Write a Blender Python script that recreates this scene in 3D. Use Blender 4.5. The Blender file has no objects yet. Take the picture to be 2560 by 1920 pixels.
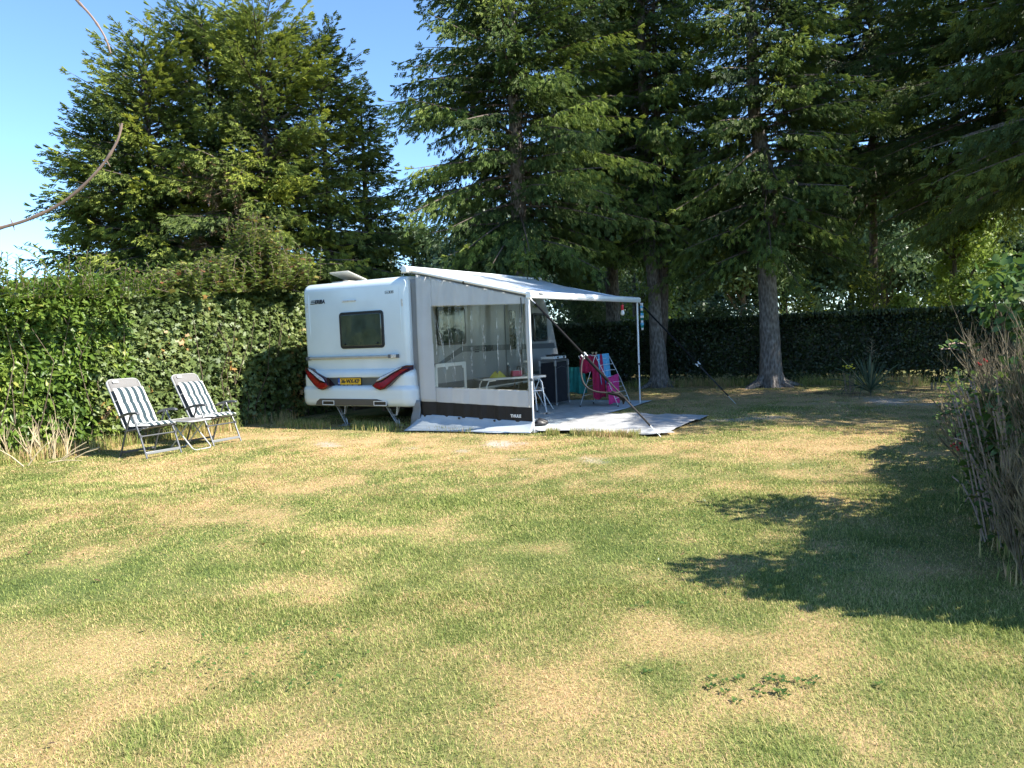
import bpy, bmesh, math, random
import numpy as np
from mathutils import Vector, Matrix

SC = bpy.context.scene
COL = SC.collection
rad = math.radians

# ------------------------------------------------------------------ camera
F_PX, PITCH, ROLL, CAM_H = 1917.5, .0642, .0411, 1.4105      # focal length in 2560-wide pixels
cam = bpy.data.cameras.new('camera'); camo = bpy.data.objects.new('camera', cam); COL.objects.link(camo)
cam.sensor_width = 36; cam.lens = F_PX / 2560 * 36; cam.clip_start = .05; cam.clip_end = 2000
camo.matrix_world = Matrix.Translation((0, 0, CAM_H)) @ Matrix.Rotation(math.pi/2 - PITCH, 4, 'X') @ Matrix.Rotation(-ROLL, 4, 'Z')
SC.camera = camo

# ------------------------------------------------------------------ light
SUN_AZ, SUN_EL = -20.0, 42.0        # degrees: azimuth measured from +x (right) towards +y (away)
sdir = Vector((math.cos(rad(SUN_EL))*math.cos(rad(SUN_AZ)), math.cos(rad(SUN_EL))*math.sin(rad(SUN_AZ)), math.sin(rad(SUN_EL))))
W = bpy.data.worlds.new("World"); SC.world = W; W.use_nodes = True
nt = W.node_tree; nt.nodes.clear()
sky = nt.nodes.new('ShaderNodeTexSky'); sky.sky_type = 'NISHITA'; sky.sun_disc = False
sky.sun_elevation = rad(SUN_EL); sky.sun_rotation = rad(90 - SUN_AZ)
sky.air_density = 1.0; sky.altitude = 1800; sky.dust_density = 0; sky.ozone_density = 2.6
bg = nt.nodes.new('ShaderNodeBackground'); bg.inputs[1].default_value = .115
wo = nt.nodes.new('ShaderNodeOutputWorld'); tint = nt.nodes.new('ShaderNodeMix'); tint.data_type = 'RGBA'; tint.blend_type = 'MULTIPLY'; tint.inputs[0].default_value = 1; tint.inputs[7].default_value = (.80, .93, 1.0, 1)
nt.links.new(sky.outputs[0], tint.inputs[6]); nt.links.new(tint.outputs[2], bg.inputs[0]); nt.links.new(bg.outputs[0], wo.inputs[0])
sun = bpy.data.lights.new('sun', 'SUN'); sun.energy = 4.5; sun.angle = rad(.55); sun.color = (1, .95, .86)
suno = bpy.data.objects.new('sun', sun); COL.objects.link(suno); suno.location = (20, 0, 30)
suno.rotation_euler = sdir.to_track_quat('Z', 'Y').to_euler()
SC.view_settings.view_transform = 'Standard'; SC.view_settings.look = 'None'
SC.view_settings.exposure = 1.55; SC.view_settings.gamma = 1
SC.cycles.max_bounces = 6; SC.cycles.transparent_max_bounces = 12; SC.cycles.diffuse_bounces = 4
SC.cycles.glossy_bounces = 3; SC.cycles.transmission_bounces = 4
SC.cycles.caustics_reflective = False; SC.cycles.caustics_refractive = False

# ------------------------------------------------------------------ picture <-> ground, for laying things out
def pxray(u, v):
    x, y = u-1280, v-960; c, s = math.cos(ROLL), math.sin(ROLL); x, y = x*c-y*s, x*s+y*c
    c, s = math.cos(PITCH), math.sin(PITCH); X, q = x/F_PX, -y/F_PX
    return np.array([X, c+q*s, -s+q*c])
def G(u, v, z=0.0):
    r = pxray(u, v); return Vector(np.array([0, 0, CAM_H]) + r*((z-CAM_H)/r[2]))
def atD(u, v, D):
    r = pxray(u, v); return Vector(np.array([0, 0, CAM_H]) + r*(D/r[1]))
def to_px(x, y, z=0.0):
    z = z-CAM_H; c, s = math.cos(PITCH), math.sin(PITCH); d = y*c-z*s; q = z*c+y*s
    d = np.maximum(d, .01)
    a, b = F_PX*x/d, -F_PX*q/d; c, s = math.cos(ROLL), math.sin(ROLL)
    return 1280+a*c+b*s, 960-a*s+b*c

# ------------------------------------------------------------------ materials
def new_mat(name):
    m = bpy.data.materials.new(name); m.use_nodes = True
    return m, m.node_tree, m.node_tree.nodes['Principled BSDF']
def mat(name, col, rough=.5, metal=0, var=.12, scale=8, bump=0, bscale=60, spec=.5, trans=0, coat=0):
    """plain surface with a little procedural variation of colour, gloss and relief"""
    m, t, b = new_mat(name); N, L = t.nodes, t.links
    b.inputs['Roughness'].default_value = rough; b.inputs['Metallic'].default_value = metal
    b.inputs['Specular IOR Level'].default_value = spec
    if coat: b.inputs['Coat Weight'].default_value = coat; b.inputs['Coat Roughness'].default_value = .08
    tc = N.new('ShaderNodeTexCoord'); n = N.new('ShaderNodeTexNoise'); n.inputs['Scale'].default_value = scale; n.inputs['Detail'].default_value = 5
    L.new(tc.outputs['Object'], n.inputs['Vector'])
    r = N.new('ShaderNodeValToRGB'); e = r.color_ramp.elements
    e[0].position, e[1].position = .3, .7
    e[0].color = (*[c*(1-var) for c in col], 1); e[1].color = (*[min(1, c*(1+var)) for c in col], 1)
    L.new(n.outputs['Fac'], r.inputs['Fac']); L.new(r.outputs['Color'], b.inputs['Base Color'])
    if bump:
        n2 = N.new('ShaderNodeTexNoise'); n2.inputs['Scale'].default_value = bscale; n2.inputs['Detail'].default_value = 4
        L.new(tc.outputs['Object'], n2.inputs['Vector'])
        bp = N.new('ShaderNodeBump'); bp.inputs['Strength'].default_value = bump; bp.inputs['Distance'].default_value = .01
        L.new(n2.outputs['Fac'], bp.inputs['Height']); L.new(bp.outputs['Normal'], b.inputs['Normal'])
    if trans: add_trans(t, b, trans, r.outputs['Color'])
    return m
def add_trans(t, b, amt, colsock):
    N, L = t.nodes, t.links
    tr = N.new('ShaderNodeBsdfTranslucent'); L.new(colsock, tr.inputs['Color'])
    mx = N.new('ShaderNodeMixShader'); mx.inputs[0].default_value = amt
    L.new(b.outputs[0], mx.inputs[1]); L.new(tr.outputs[0], mx.inputs[2])
    L.new(mx.outputs[0], N['Material Output'].inputs['Surface'])
def leaf_mat(name, stops, rough=.45, trans=.3, spec=.5):
    """foliage: colour picked per leaf from a ramp by the 'rnd' attribute"""
    m, t, b = new_mat(name); N, L = t.nodes, t.links
    at = N.new('ShaderNodeAttribute'); at.attribute_name = 'rnd'
    r = N.new('ShaderNodeValToRGB'); cr = r.color_ramp
    while len(cr.elements) < len(stops): cr.elements.new(.5)
    for e, (p, c) in zip(cr.elements, stops): e.position = p; e.color = (*c, 1)
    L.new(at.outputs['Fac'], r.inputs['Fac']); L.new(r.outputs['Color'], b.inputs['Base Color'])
    b.inputs['Roughness'].default_value = rough; b.inputs['Specular IOR Level'].default_value = spec
    if trans: add_trans(t, b, trans, r.outputs['Color'])
    return m

M = {}
M['white_paint'] = mat('white_paint', (.65, .73, .77), .24, var=.06, scale=1.3, coat=.5)
M['silver_paint'] = mat('silver_paint', (.30, .315, .33), .35, var=.03, scale=2, coat=.3)
M['stripe_grey'] = mat('stripe_grey', (.10, .11, .125), .35, var=.05)
M['band_grey'] = mat('band_grey', (.075, .085, .095), .3, var=.08, coat=.4)
M['diffuser'] = mat('diffuser', (.085, .080, .074), .38, var=.1, scale=3)
M['black'] = mat('black', (.012, .012, .014), .45)
M['logo_dark'] = mat('logo_dark', (.02, .025, .04), .4)
M['logo_grey'] = mat('logo_grey', (.07, .075, .085), .4)
M['rubber'] = mat('rubber', (.02, .02, .02), .8, bump=.2)
M['steel'] = mat('galvanised_steel', (.36, .38, .39), .45, metal=.6, var=.15, scale=20)
M['alu'] = mat('aluminium', (.55, .56, .57), .35, metal=.7, var=.06)
M['white_metal'] = mat('white_enamel', (.78, .80, .82), .3, var=.03)
M['red_lens'] = mat('red_lens', (.24, .003, .006), .15, var=.35, scale=25, coat=.25, spec=.3)
M['dark_red_lens'] = mat('dark_red_lens', (.035, .003, .008), .15, var=.2, coat=.3, spec=.3)
M['clear_lens'] = mat('clear_lens', (.60, .58, .56), .12, var=.25, scale=30, coat=1)
M['orange_lens'] = mat('orange_lens', (.75, .25, .02), .15, var=.2, coat=1)
M['plate_yellow'] = mat('plate_yellow', (.78, .46, .03), .4, var=.03)
M['plate_blue'] = mat('plate_blue', (.02, .10, .45), .4, var=.03)
M['tarp_white'] = mat('tarp_white', (.62, .635, .65), .55, var=.05, scale=3, bump=.06, bscale=25, trans=.28)
M['flap_white'] = mat('flap_white', (.40, .44, .47), .6, var=.08, scale=6, bump=.1, bscale=15)
M['tarp_grey'] = mat('tarp_grey', (.22, .235, .25), .6, var=.05, trans=.1)
M['tarp_black'] = mat('tarp_black', (.012, .012, .015), .5, spec=.3, var=.2, bump=.1, bscale=12)
M['canopy'] = mat('canopy_fabric', (.66, .70, .73), .5, var=.04, trans=.06)
M['webbing'] = mat('webbing', (.008, .008, .009), .8, spec=.2, var=.2)
M['webbing_grey'] = mat('webbing_grey', (.045, .042, .042), .8, spec=.2, var=.2)
M['mat_grey'] = mat('awning_mat_weave', (.43, .48, .50), .85, var=.16, scale=7, bump=.5, bscale=90)
M['mat_pale'] = mat('outer_mat_weave', (.36, .36, .355), .85, var=.20, scale=5, bump=.7, bscale=30)
M['chair_frame'] = mat('chair_frame', (.10, .105, .115), .4, metal=.3, var=.1)
M['chair_bar'] = mat('chair_bar', (.25, .26, .27), .4, metal=.3, var=.08)
M['textile_grey'] = mat('textile_grey', (.17, .162, .155), .8, var=.06, scale=40, bump=.3, bscale=400)
M['piping'] = mat('piping', (.42, .42, .40), .6)
M['cabinet_cloth'] = mat('cabinet_cloth', (.016, .018, .028), .7, var=.2, bump=.2)
M['crimson'] = mat('crimson_terry', (.36, .012, .065), .95, var=.18, scale=25, bump=.6, bscale=120)
M['pink'] = mat('pink_terry', (.60, .035, .20), .95, var=.15, scale=25, bump=.6, bscale=120)
M['blue'] = mat('blue_terry', (.13, .42, .68), .95, var=.12, scale=25, bump=.6, bscale=120)
M['teal'] = mat('teal_cloth', (.02, .21, .18), .9, var=.2, scale=12, bump=.4)
M['pink_plastic'] = mat('pink_plastic', (.6, .06, .14), .4)
M['white_plastic'] = mat('white_plastic', (.75, .75, .74), .4, var=.03)
M['yellow_plastic'] = mat('yellow_plastic', (.65, .58, .10), .4)
M['red_plastic'] = mat('red_plastic', (.60, .015, .04), .35)
M['table_top'] = mat('table_top', (.16, .15, .14), .5)
M['hatch_beige'] = mat('hatch_beige', (.42, .40, .35), .35, var=.1)
M['sticker'] = mat('sticker', (.55, .56, .54), .5)
M['door_dark'] = mat('underbody', (.03, .03, .03), .8)

def glass_mat(name, tint, rough, alpha, wob=0):
    m, t, b = new_mat(name); N, L = t.nodes, t.links
    tr = N.new('ShaderNodeBsdfTransparent'); tr.inputs[0].default_value = (*tint, 1)
    gl = N.new('ShaderNodeBsdfGlossy'); gl.inputs['Roughness'].default_value = rough; gl.inputs['Color'].default_value = (.9, .95, 1, 1)
    lw = N.new('ShaderNodeLayerWeight'); fr = N.new('ShaderNodeMath'); fr.operation = 'POWER'; fr.inputs[1].default_value = 3.5; L.new(lw.outputs['Facing'], fr.inputs[0])
    mth = N.new('ShaderNodeMath'); mth.operation = 'ADD'; mth.inputs[1].default_value = alpha
    L.new(fr.outputs[0], mth.inputs[0])
    mx = N.new('ShaderNodeMixShader'); L.new(mth.outputs[0], mx.inputs[0]); L.new(tr.outputs[0], mx.inputs[1]); L.new(gl.outputs[0], mx.inputs[2])
    L.new(mx.outputs[0], N['Material Output'].inputs['Surface'])
    if wob:
        tc = N.new('ShaderNodeTexCoord'); mp = N.new('ShaderNodeMapping'); mp.inputs['Scale'].default_value = (1, 9, 1.2)
        n = N.new('ShaderNodeTexNoise'); n.inputs['Scale'].default_value = 2.2; n.inputs['Detail'].default_value = 4; n.inputs['Distortion'].default_value = .8
        L.new(tc.outputs['Object'], mp.inputs[0]); L.new(mp.outputs[0], n.inputs['Vector'])
        bp = N.new('ShaderNodeBump'); bp.inputs['Strength'].default_value = wob; bp.inputs['Distance'].default_value = .05
        L.new(n.outputs['Fac'], bp.inputs['Height'])
        for q in (gl, lw): L.new(bp.outputs[0], q.inputs['Normal'])
    return m
M['pvc'] = glass_mat('clear_pvc', (.74, .73, .66), .10, .03, wob=.12)
def glint_mat():  # patchy see-through white, colour of the sky glints painted on the window
    m, t, b = new_mat('painted_glint'); N, L = t.nodes, t.links
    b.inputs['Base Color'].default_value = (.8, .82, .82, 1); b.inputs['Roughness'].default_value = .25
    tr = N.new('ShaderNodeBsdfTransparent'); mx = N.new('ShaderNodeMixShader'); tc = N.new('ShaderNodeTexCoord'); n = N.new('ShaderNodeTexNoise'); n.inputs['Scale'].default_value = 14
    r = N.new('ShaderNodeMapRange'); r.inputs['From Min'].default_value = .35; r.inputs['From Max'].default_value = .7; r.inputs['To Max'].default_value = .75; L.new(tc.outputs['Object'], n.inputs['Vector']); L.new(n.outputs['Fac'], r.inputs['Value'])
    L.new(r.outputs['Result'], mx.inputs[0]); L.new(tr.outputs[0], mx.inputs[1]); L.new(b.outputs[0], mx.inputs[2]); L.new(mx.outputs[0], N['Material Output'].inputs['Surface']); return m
M['glint'] = glint_mat()
def window_mat():
    m, t, b = new_mat('tinted_acrylic'); N, L = t.nodes, t.links
    b.inputs['Base Color'].default_value = (.035, .05, .045, 1); b.inputs['Roughness'].default_value = .08
    b.inputs['Specular IOR Level'].default_value = .9
    tc = N.new('ShaderNodeTexCoord'); n = N.new('ShaderNodeTexNoise'); n.inputs['Scale'].default_value = 5; n.inputs['Detail'].default_value = 3
    L.new(tc.outputs['Object'], n.inputs['Vector'])
    r = N.new('ShaderNodeValToRGB'); r.color_ramp.elements[0].color = (.014, .022, .020, 1); r.color_ramp.elements[1].color = (.06, .085, .078, 1)
    L.new(n.outputs['Fac'], r.inputs['Fac']); L.new(r.outputs[0], b.inputs['Base Color'])
    bp = N.new('ShaderNodeBump'); bp.inputs['Strength'].default_value = .25; bp.inputs['Distance'].default_value = .02
    L.new(n.outputs['Fac'], bp.inputs['Height']); L.new(bp.outputs[0], b.inputs['Normal'])
    return m
M['window'] = window_mat()
def bark_mat(name, c1, c2, c3, z1=1.1):
    m, t, b = new_mat(name); N, L = t.nodes, t.links
    tc = N.new('ShaderNodeTexCoord'); mp = N.new('ShaderNodeMapping'); mp.inputs['Scale'].default_value = (14, 14, 5)
    L.new(tc.outputs['Object'], mp.inputs[0])
    v = N.new('ShaderNodeTexVoronoi'); v.inputs['Scale'].default_value = 1.6; L.new(mp.outputs[0], v.inputs['Vector'])
    n = N.new('ShaderNodeTexNoise'); n.inputs['Scale'].default_value = 3; n.inputs['Detail'].default_value = 8; L.new(mp.outputs[0], n.inputs['Vector'])
    mxn = N.new('ShaderNodeMath'); mxn.operation = 'MULTIPLY'; L.new(v.outputs['Distance'], mxn.inputs[0]); L.new(n.outputs['Fac'], mxn.inputs[1])
    r = N.new('ShaderNodeValToRGB'); cr = r.color_ramp; cr.elements.new(.5)
    for e, p, c in zip(cr.elements, (.08, .25, .5), (c1, c2, c3)): e.position = p; e.color = (*c, 1)
    L.new(mxn.outputs[0], r.inputs['Fac']); L.new(r.outputs[0], b.inputs['Base Color'])
    bp = N.new('ShaderNodeBump'); bp.inputs['Strength'].default_value = .9; bp.inputs['Distance'].default_value = .03
    L.new(mxn.outputs[0], bp.inputs['Height']); L.new(bp.outputs[0], b.inputs['Normal'])
    b.inputs['Roughness'].default_value = .9
    return m
M['spruce_bark'] = bark_mat('spruce_bark', (.085, .072, .062), (.15, .132, .118), (.27, .245, .225))
M['dark_bark'] = bark_mat('dark_bark', (.05, .035, .025), (.09, .07, .055), (.15, .12, .10))
M['twig'] = mat('twig', (.10, .075, .05), .9, var=.3, scale=15)
M['dead_twig'] = mat('dead_twig', (.155, .125, .078), .9, var=.7, scale=10)
M['dry_stalk'] = mat('dry_stalk', (.45, .36, .22), .8, var=.3, scale=10)
M['stem'] = mat('bramble_stem', (.22, .15, .12), .7, var=.3, scale=30)
def cushion_mat():
    m, t, b = new_mat('striped_cushion'); N, L = t.nodes, t.links
    tc = N.new('ShaderNodeTexCoord'); sp = N.new('ShaderNodeSeparateXYZ'); L.new(tc.outputs['Object'], sp.inputs[0])
    m1 = N.new('ShaderNodeMath'); m1.operation = 'MULTIPLY_ADD'; m1.inputs[1].default_value = 1/.098; m1.inputs[2].default_value = 10.25
    L.new(sp.outputs['Y'], m1.inputs[0])
    m2 = N.new('ShaderNodeMath'); m2.operation = 'FRACT'; L.new(m1.outputs[0], m2.inputs[0])
    m3 = N.new('ShaderNodeMath'); m3.operation = 'GREATER_THAN'; m3.inputs[1].default_value = .47; L.new(m2.outputs[0], m3.inputs[0])
    mx = N.new('ShaderNodeMix'); mx.data_type = 'RGBA'
    mx.inputs[6].default_value = (.56, .56, .53, 1); mx.inputs[7].default_value = (.022, .042, .052, 1)
    L.new(m3.outputs[0], mx.inputs[0]); L.new(mx.outputs[2], b.inputs['Base Color'])
    n = N.new('ShaderNodeTexNoise'); n.inputs['Scale'].default_value = 9; L.new(tc.outputs['Object'], n.inputs['Vector'])
    bp = N.new('ShaderNodeBump'); bp.inputs['Strength'].default_value = .5; bp.inputs['Distance'].default_value = .02
    L.new(n.outputs['Fac'], bp.inputs['Height']); L.new(bp.outputs[0], b.inputs['Normal'])
    b.inputs['Roughness'].default_value = .9
    return m
M['cushion'] = cushion_mat()

def NEEDLE(name, k, yel=0.0):
    g = lambda r, gg, b: (r*k, gg*k, b*k)
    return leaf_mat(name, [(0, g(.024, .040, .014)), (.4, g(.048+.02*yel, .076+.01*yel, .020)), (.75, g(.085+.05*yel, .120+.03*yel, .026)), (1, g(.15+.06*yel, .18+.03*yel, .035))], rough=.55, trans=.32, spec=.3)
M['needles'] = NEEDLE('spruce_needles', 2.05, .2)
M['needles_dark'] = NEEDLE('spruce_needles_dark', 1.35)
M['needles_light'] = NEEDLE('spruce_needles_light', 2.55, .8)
M['wrap'] = mat('crumpled_film', (.60, .62, .64), .25, var=.2, scale=20, bump=.5, trans=.4)
M['needles_dead'] = leaf_mat('dead_needles', [(0, (.12, .075, .04)), (1, (.30, .19, .10))], trans=.1)
M['laurel'] = leaf_mat('laurel_leaf', [(0, (.060, .115, .018)), (.5, (.125, .195, .032)), (.9, (.21, .28, .05)), (1, (.30, .31, .07))], rough=.40, trans=.30, spec=.35)
M['ivy'] = leaf_mat('lobed_leaf', [(0, (.065, .10, .026)), (.6, (.14, .19, .052)), (.94, (.20, .23, .07)), (1, (.35, .20, .06))], rough=.5, trans=.25)
M['maple'] = leaf_mat('tall_shrub_leaf', [(0, (.06, .10, .02)), (.5, (.14, .20, .045)), (.8, (.22, .25, .06)), (.9, (.28, .22, .06)), (1, (.24, .09, .05))], rough=.5, trans=.3)
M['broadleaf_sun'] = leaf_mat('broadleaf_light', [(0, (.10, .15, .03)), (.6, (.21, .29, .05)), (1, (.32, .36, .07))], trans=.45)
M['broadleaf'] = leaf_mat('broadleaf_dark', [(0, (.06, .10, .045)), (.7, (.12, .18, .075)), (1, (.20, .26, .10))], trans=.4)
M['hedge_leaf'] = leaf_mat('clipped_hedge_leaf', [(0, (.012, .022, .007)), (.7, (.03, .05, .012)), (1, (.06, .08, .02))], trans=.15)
M['bramble'] = leaf_mat('bramble_leaf', [(0, (.04, .09, .02)), (.6, (.09, .16, .035)), (1, (.20, .26, .05))], trans=.35, rough=.4)
M['yucca'] = leaf_mat('yucca_leaf', [(0, (.04, .075, .05)), (.8, (.09, .14, .08)), (1, (.30, .28, .16))], trans=.1)
M['litter'] = leaf_mat('fallen_leaf', [(0, (.10, .06, .03)), (.6, (.25, .16, .07)), (1, (.45, .32, .15))], trans=.1)
M['berry'] = mat('red_berry', (.30, .02, .02), .3)
M['yellow_flower'] = mat('yellow_flower', (.70, .55, .02), .6)

# ------------------------------------------------------------------ objects
def tag(o, label=None, cat=None, group=None, kind=None):
    if label: o['label'] = label
    if cat: o['category'] = cat
    if group: o['group'] = group
    if kind: o['kind'] = kind
    return o
def thing(name, label, cat, loc=(0, 0, 0), rz=0, group=None):
    o = bpy.data.objects.new(name, None); COL.objects.link(o); o.empty_display_size = .2
    o.location = loc; o.rotation_euler = (0, 0, rz)
    return tag(o, label, cat, group)
def copy_tree(o, parent=None):
    c = o.copy(); COL.objects.link(c); c.parent = parent
    for ch in [q for q in bpy.data.objects if q.parent == o]: copy_tree(ch, c)
    return c
def link(me, name, parent=None, m=None, loc=None):
    if m is not None:
        for q in (m if isinstance(m, (list, tuple)) else [m]): me.materials.append(M[q] if isinstance(q, str) else q)
    o = bpy.data.objects.new(name, me); COL.objects.link(o)
    if parent is not None: o.parent = parent
    if loc is not None: o.location = loc
    return o

class MB:
    """collects simple solids in one mesh"""
    def __init__(s): s.v, s.f = [], []
    def add(s, vs, fs, T=None):
        k = len(s.v)
        s.v += [tuple(T @ Vector(p)) if T else tuple(p) for p in vs]
        s.f += [tuple(i+k for i in f) for f in fs]; return s
    def box(s, x0, x1, y0, y1, z0, z1, T=None):
        vs = [(x, y, z) for x in (x0, x1) for y in (y0, y1) for z in (z0, z1)]
        return s.add(vs, [(0, 1, 3, 2), (4, 6, 7, 5), (0, 4, 5, 1), (2, 3, 7, 6), (0, 2, 6, 4), (1, 5, 7, 3)], T)
    def tube(s, pts, r, n=8, cap=True):
        pts = [Vector(p) for p in pts]; rs = r if isinstance(r, (list, tuple)) else [r]*len(pts)
        up = None; rings = []; k = len(s.v)
        for i, p in enumerate(pts):
            d = (pts[min(i+1, len(pts)-1)] - pts[max(i-1, 0)]).normalized()
            if up is None: up = d.orthogonal().normalized()
            else: up = (up - d*up.dot(d)); up = up.normalized() if up.length > 1e-6 else d.orthogonal().normalized()
            w = d.cross(up)
            for j in range(n):
                a = 2*math.pi*j/n; s.v.append(tuple(p + (up*math.cos(a)+w*math.sin(a))*rs[i]))
        for i in range(len(pts)-1):
            for j in range(n):
                s.f.append((k+i*n+j, k+i*n+(j+1) % n, k+(i+1)*n+(j+1) % n, k+(i+1)*n+j))
        if cap: s.f.append(tuple(k+j for j in reversed(range(n)))); s.f.append(tuple(k+(len(pts)-1)*n+j for j in range(n)))
        return s
    def prism(s, poly, o, e1, e2, e3, depth):
        """polygon (a,b) in the frame o + a*e1 + b*e2, thickened along e3"""
        o, e1, e2, e3 = map(Vector, (o, e1, e2, e3)); n = len(poly)
        A = [o+e1*a+e2*b for a, b in poly]; B = [p+e3*depth for p in A]
        return s.add(A+B, [tuple(range(n)), tuple(reversed(range(n, 2*n)))] + [(i, i+n, (i+1) % n+n, (i+1) % n) for i in range(n)])
    def lathe(s, prof, o=(0, 0, 0), n=16):
        k = len(s.v); o = Vector(o)
        for r, z in prof:
            for j in range(n):
                a = 2*math.pi*j/n; s.v.append((o.x+r*math.cos(a), o.y+r*math.sin(a), o.z+z))
        for i in range(len(prof)-1):
            for j in range(n): s.f.append((k+i*n+j, k+i*n+(j+1) % n, k+(i+1)*n+(j+1) % n, k+(i+1)*n+j))
        s.f.append(tuple(k+j for j in reversed(range(n)))); s.f.append(tuple(k+(len(prof)-1)*n+j for j in range(n)))
        return s
    def sheet(s, fn, nu, nv, th=None):
        k = len(s.v)
        for i in range(nu+1):
            for j in range(nv+1): s.v.append(tuple(fn(i/nu, j/nv)))
        for i in range(nu):
            for j in range(nv):
                a = k+i*(nv+1)+j; s.f.append((a, a+nv+1, a+nv+2, a+1))
        return s
    def build(s, name, m, parent=None, bevel=0, seg=2, smooth=True, solid=0, angle=40, fix=True):
        me = bpy.data.meshes.new(name); me.from_pydata(s.v, [], s.f)
        if fix:
            bm = bmesh.new(); bm.from_mesh(me); bmesh.ops.recalc_face_normals(bm, faces=bm.faces); bm.to_mesh(me); bm.free()
        o = link(me, name, parent, m)
        if solid:
            md = o.modifiers.new('s', 'SOLIDIFY'); md.thickness = solid; md.offset = 0
        if bevel:
            md = o.modifiers.new('b', 'BEVEL'); md.width = bevel; md.segments = seg; md.limit_method = 'ANGLE'; md.angle_limit = rad(30)
        if smooth:
            me.shade_smooth()
            try: me.set_sharp_from_angle(angle=rad(angle))
            except Exception: pass
        return o
def rrect(x0, x1, y0, y1, r, n=5):
    p = []
    for cx, cy, a0 in ((x1-r, y1-r, 0), (x0+r, y1-r, 90), (x0+r, y0+r, 180), (x1-r, y0+r, 270)):
        for i in range(n+1):
            a = rad(a0+90*i/n); p.append((cx+r*math.cos(a), cy+r*math.sin(a)))
    return p
def ring_prism(mb, outer, inner, o, e1, e2, e3, depth):
    """frame between two polygons with the same number of corners"""
    o, e1, e2, e3 = map(Vector, (o, e1, e2, e3)); n = len(outer)
    P = [o+e1*a+e2*b for a, b in outer]+[o+e1*a+e2*b for a, b in inner]
    P += [p+e3*depth for p in P]
    F = []
    for i in range(n):
        j = (i+1) % n
        F += [(i, j, n+j, n+i), (2*n+i, 3*n+i, 3*n+j, 2*n+j), (i, 2*n+i, 2*n+j, j), (n+i, n+j, 3*n+j, 3*n+i)]
    return mb.add(P, F)
def text_mesh(txt, size, depth=.002, shear=0, bold=0, space=1, sx=1):
    cu = bpy.data.curves.new('t', 'FONT'); cu.body = txt; cu.size = size; cu.extrude = depth; cu.shear = shear; cu.offset = bold
    cu.space_character = space; cu.align_x = 'CENTER'; cu.align_y = 'CENTER'; cu.resolution_u = 3
    o = bpy.data.objects.new('t', cu); COL.objects.link(o); bpy.context.view_layer.update()
    me = bpy.data.meshes.new_from_object(o.evaluated_get(bpy.context.evaluated_depsgraph_get()))
    bpy.data.objects.remove(o); bpy.data.curves.remove(cu)
    for v in me.vertices: v.co.x *= sx
    return me
def text(txt, size, name, m, parent, o, e1, e2, **k):
    me = text_mesh(txt, size, **k); e1, e2 = Vector(e1), Vector(e2); e3 = e1.cross(e2); o = Vector(o)
    me.transform(Matrix((e1, e2, e3)).transposed().to_4x4()); me.transform(Matrix.Translation(o))
    me.name = name
    return link(me, name, parent, m)

# ------------------------------------------------------------------ mass geometry with numpy
def np_mesh(name, V, faces, rnd=None, extra=None):
    """faces: list of (n,k) index arrays; rnd: per-vertex value"""
    me = bpy.data.meshes.new(name); V = np.asarray(V, np.float32)
    me.vertices.add(len(V)); me.vertices.foreach_set('co', V.ravel())
    faces = [np.asarray(f, np.int32) for f in faces if len(f)]
    li = np.concatenate([f.ravel() for f in faces]); tot = np.concatenate([np.full(len(f), f.shape[1], np.int32) for f in faces])
    me.loops.add(len(li)); me.loops.foreach_set('vertex_index', li)
    me.polygons.add(len(tot)); me.polygons.foreach_set('loop_start', np.concatenate([[0], np.cumsum(tot)[:-1]]).astype(np.int32))
    me.update(calc_edges=True)
    for nm, a in ([('rnd', rnd)] if rnd is not None else []) + list((extra or {}).items()):
        at = me.attributes.new(nm, 'FLOAT', 'POINT'); at.data.foreach_set('value', np.asarray(a, np.float32))
    return me
def scatter(T, TF, pos, X, Zn, size, R, rnd, jitter=None):
    """copies of a template (T verts, TF face arrays; x = axis, z = face normal) at pos, axis X, normal about Zn"""
    pos, X, Zn = np.asarray(pos, float), np.asarray(X, float), np.asarray(Zn, float)
    X = X/np.maximum(np.linalg.norm(X, axis=1, keepdims=True), 1e-9)
    Y = np.cross(Zn, X); Y /= np.maximum(np.linalg.norm(Y, axis=1, keepdims=True), 1e-9); Zz = np.cross(X, Y)
    n, k = len(pos), len(T); size = np.broadcast_to(np.asarray(size, float), (n,))
    V = pos[:, None, :] + size[:, None, None]*(T[None, :, 0:1]*X[:, None]+T[None, :, 1:2]*Y[:, None]+T[None, :, 2:3]*Zz[:, None])
    F = [(f[None]+(np.arange(n)*k)[:, None, None]).reshape(-1, f.shape[1]) for f in TF]
    return V.reshape(-1, 3), F, np.repeat(rnd, k)
def join(parts):
    V, FF, Rr, k = [], {}, [], 0
    for v, fs, r in parts:
        V.append(v); Rr.append(r)
        for f in fs: FF.setdefault(f.shape[1], []).append(f+k)
        k += len(v)
    return np.concatenate(V), [np.concatenate(x) for x in FF.values()], np.concatenate(Rr)
def noise2(x, y, seed, sc):
    g = np.random.RandomState(seed).rand(64, 64); x, y = np.asarray(x)/sc+1000, np.asarray(y)/sc+1000
    i, j = np.floor(x).astype(int), np.floor(y).astype(int); fx, fy = x-i, y-j; fx, fy = fx*fx*(3-2*fx), fy*fy*(3-2*fy)
    q = lambda a, b: g[a % 64, b % 64]
    return (q(i, j)*(1-fx)+q(i+1, j)*fx)*(1-fy)+(q(i, j+1)*(1-fx)+q(i+1, j+1)*fx)*fy
def fbm(x, y, seed, sc, o=4):
    return sum(noise2(x, y, seed+k, sc/2**k)/2**k for k in range(o))/sum(1/2**k for k in range(o))
def unit(n, R):
    v = R.normal(size=(n, 3)); return v/np.linalg.norm(v, axis=1, keepdims=True)

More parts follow.
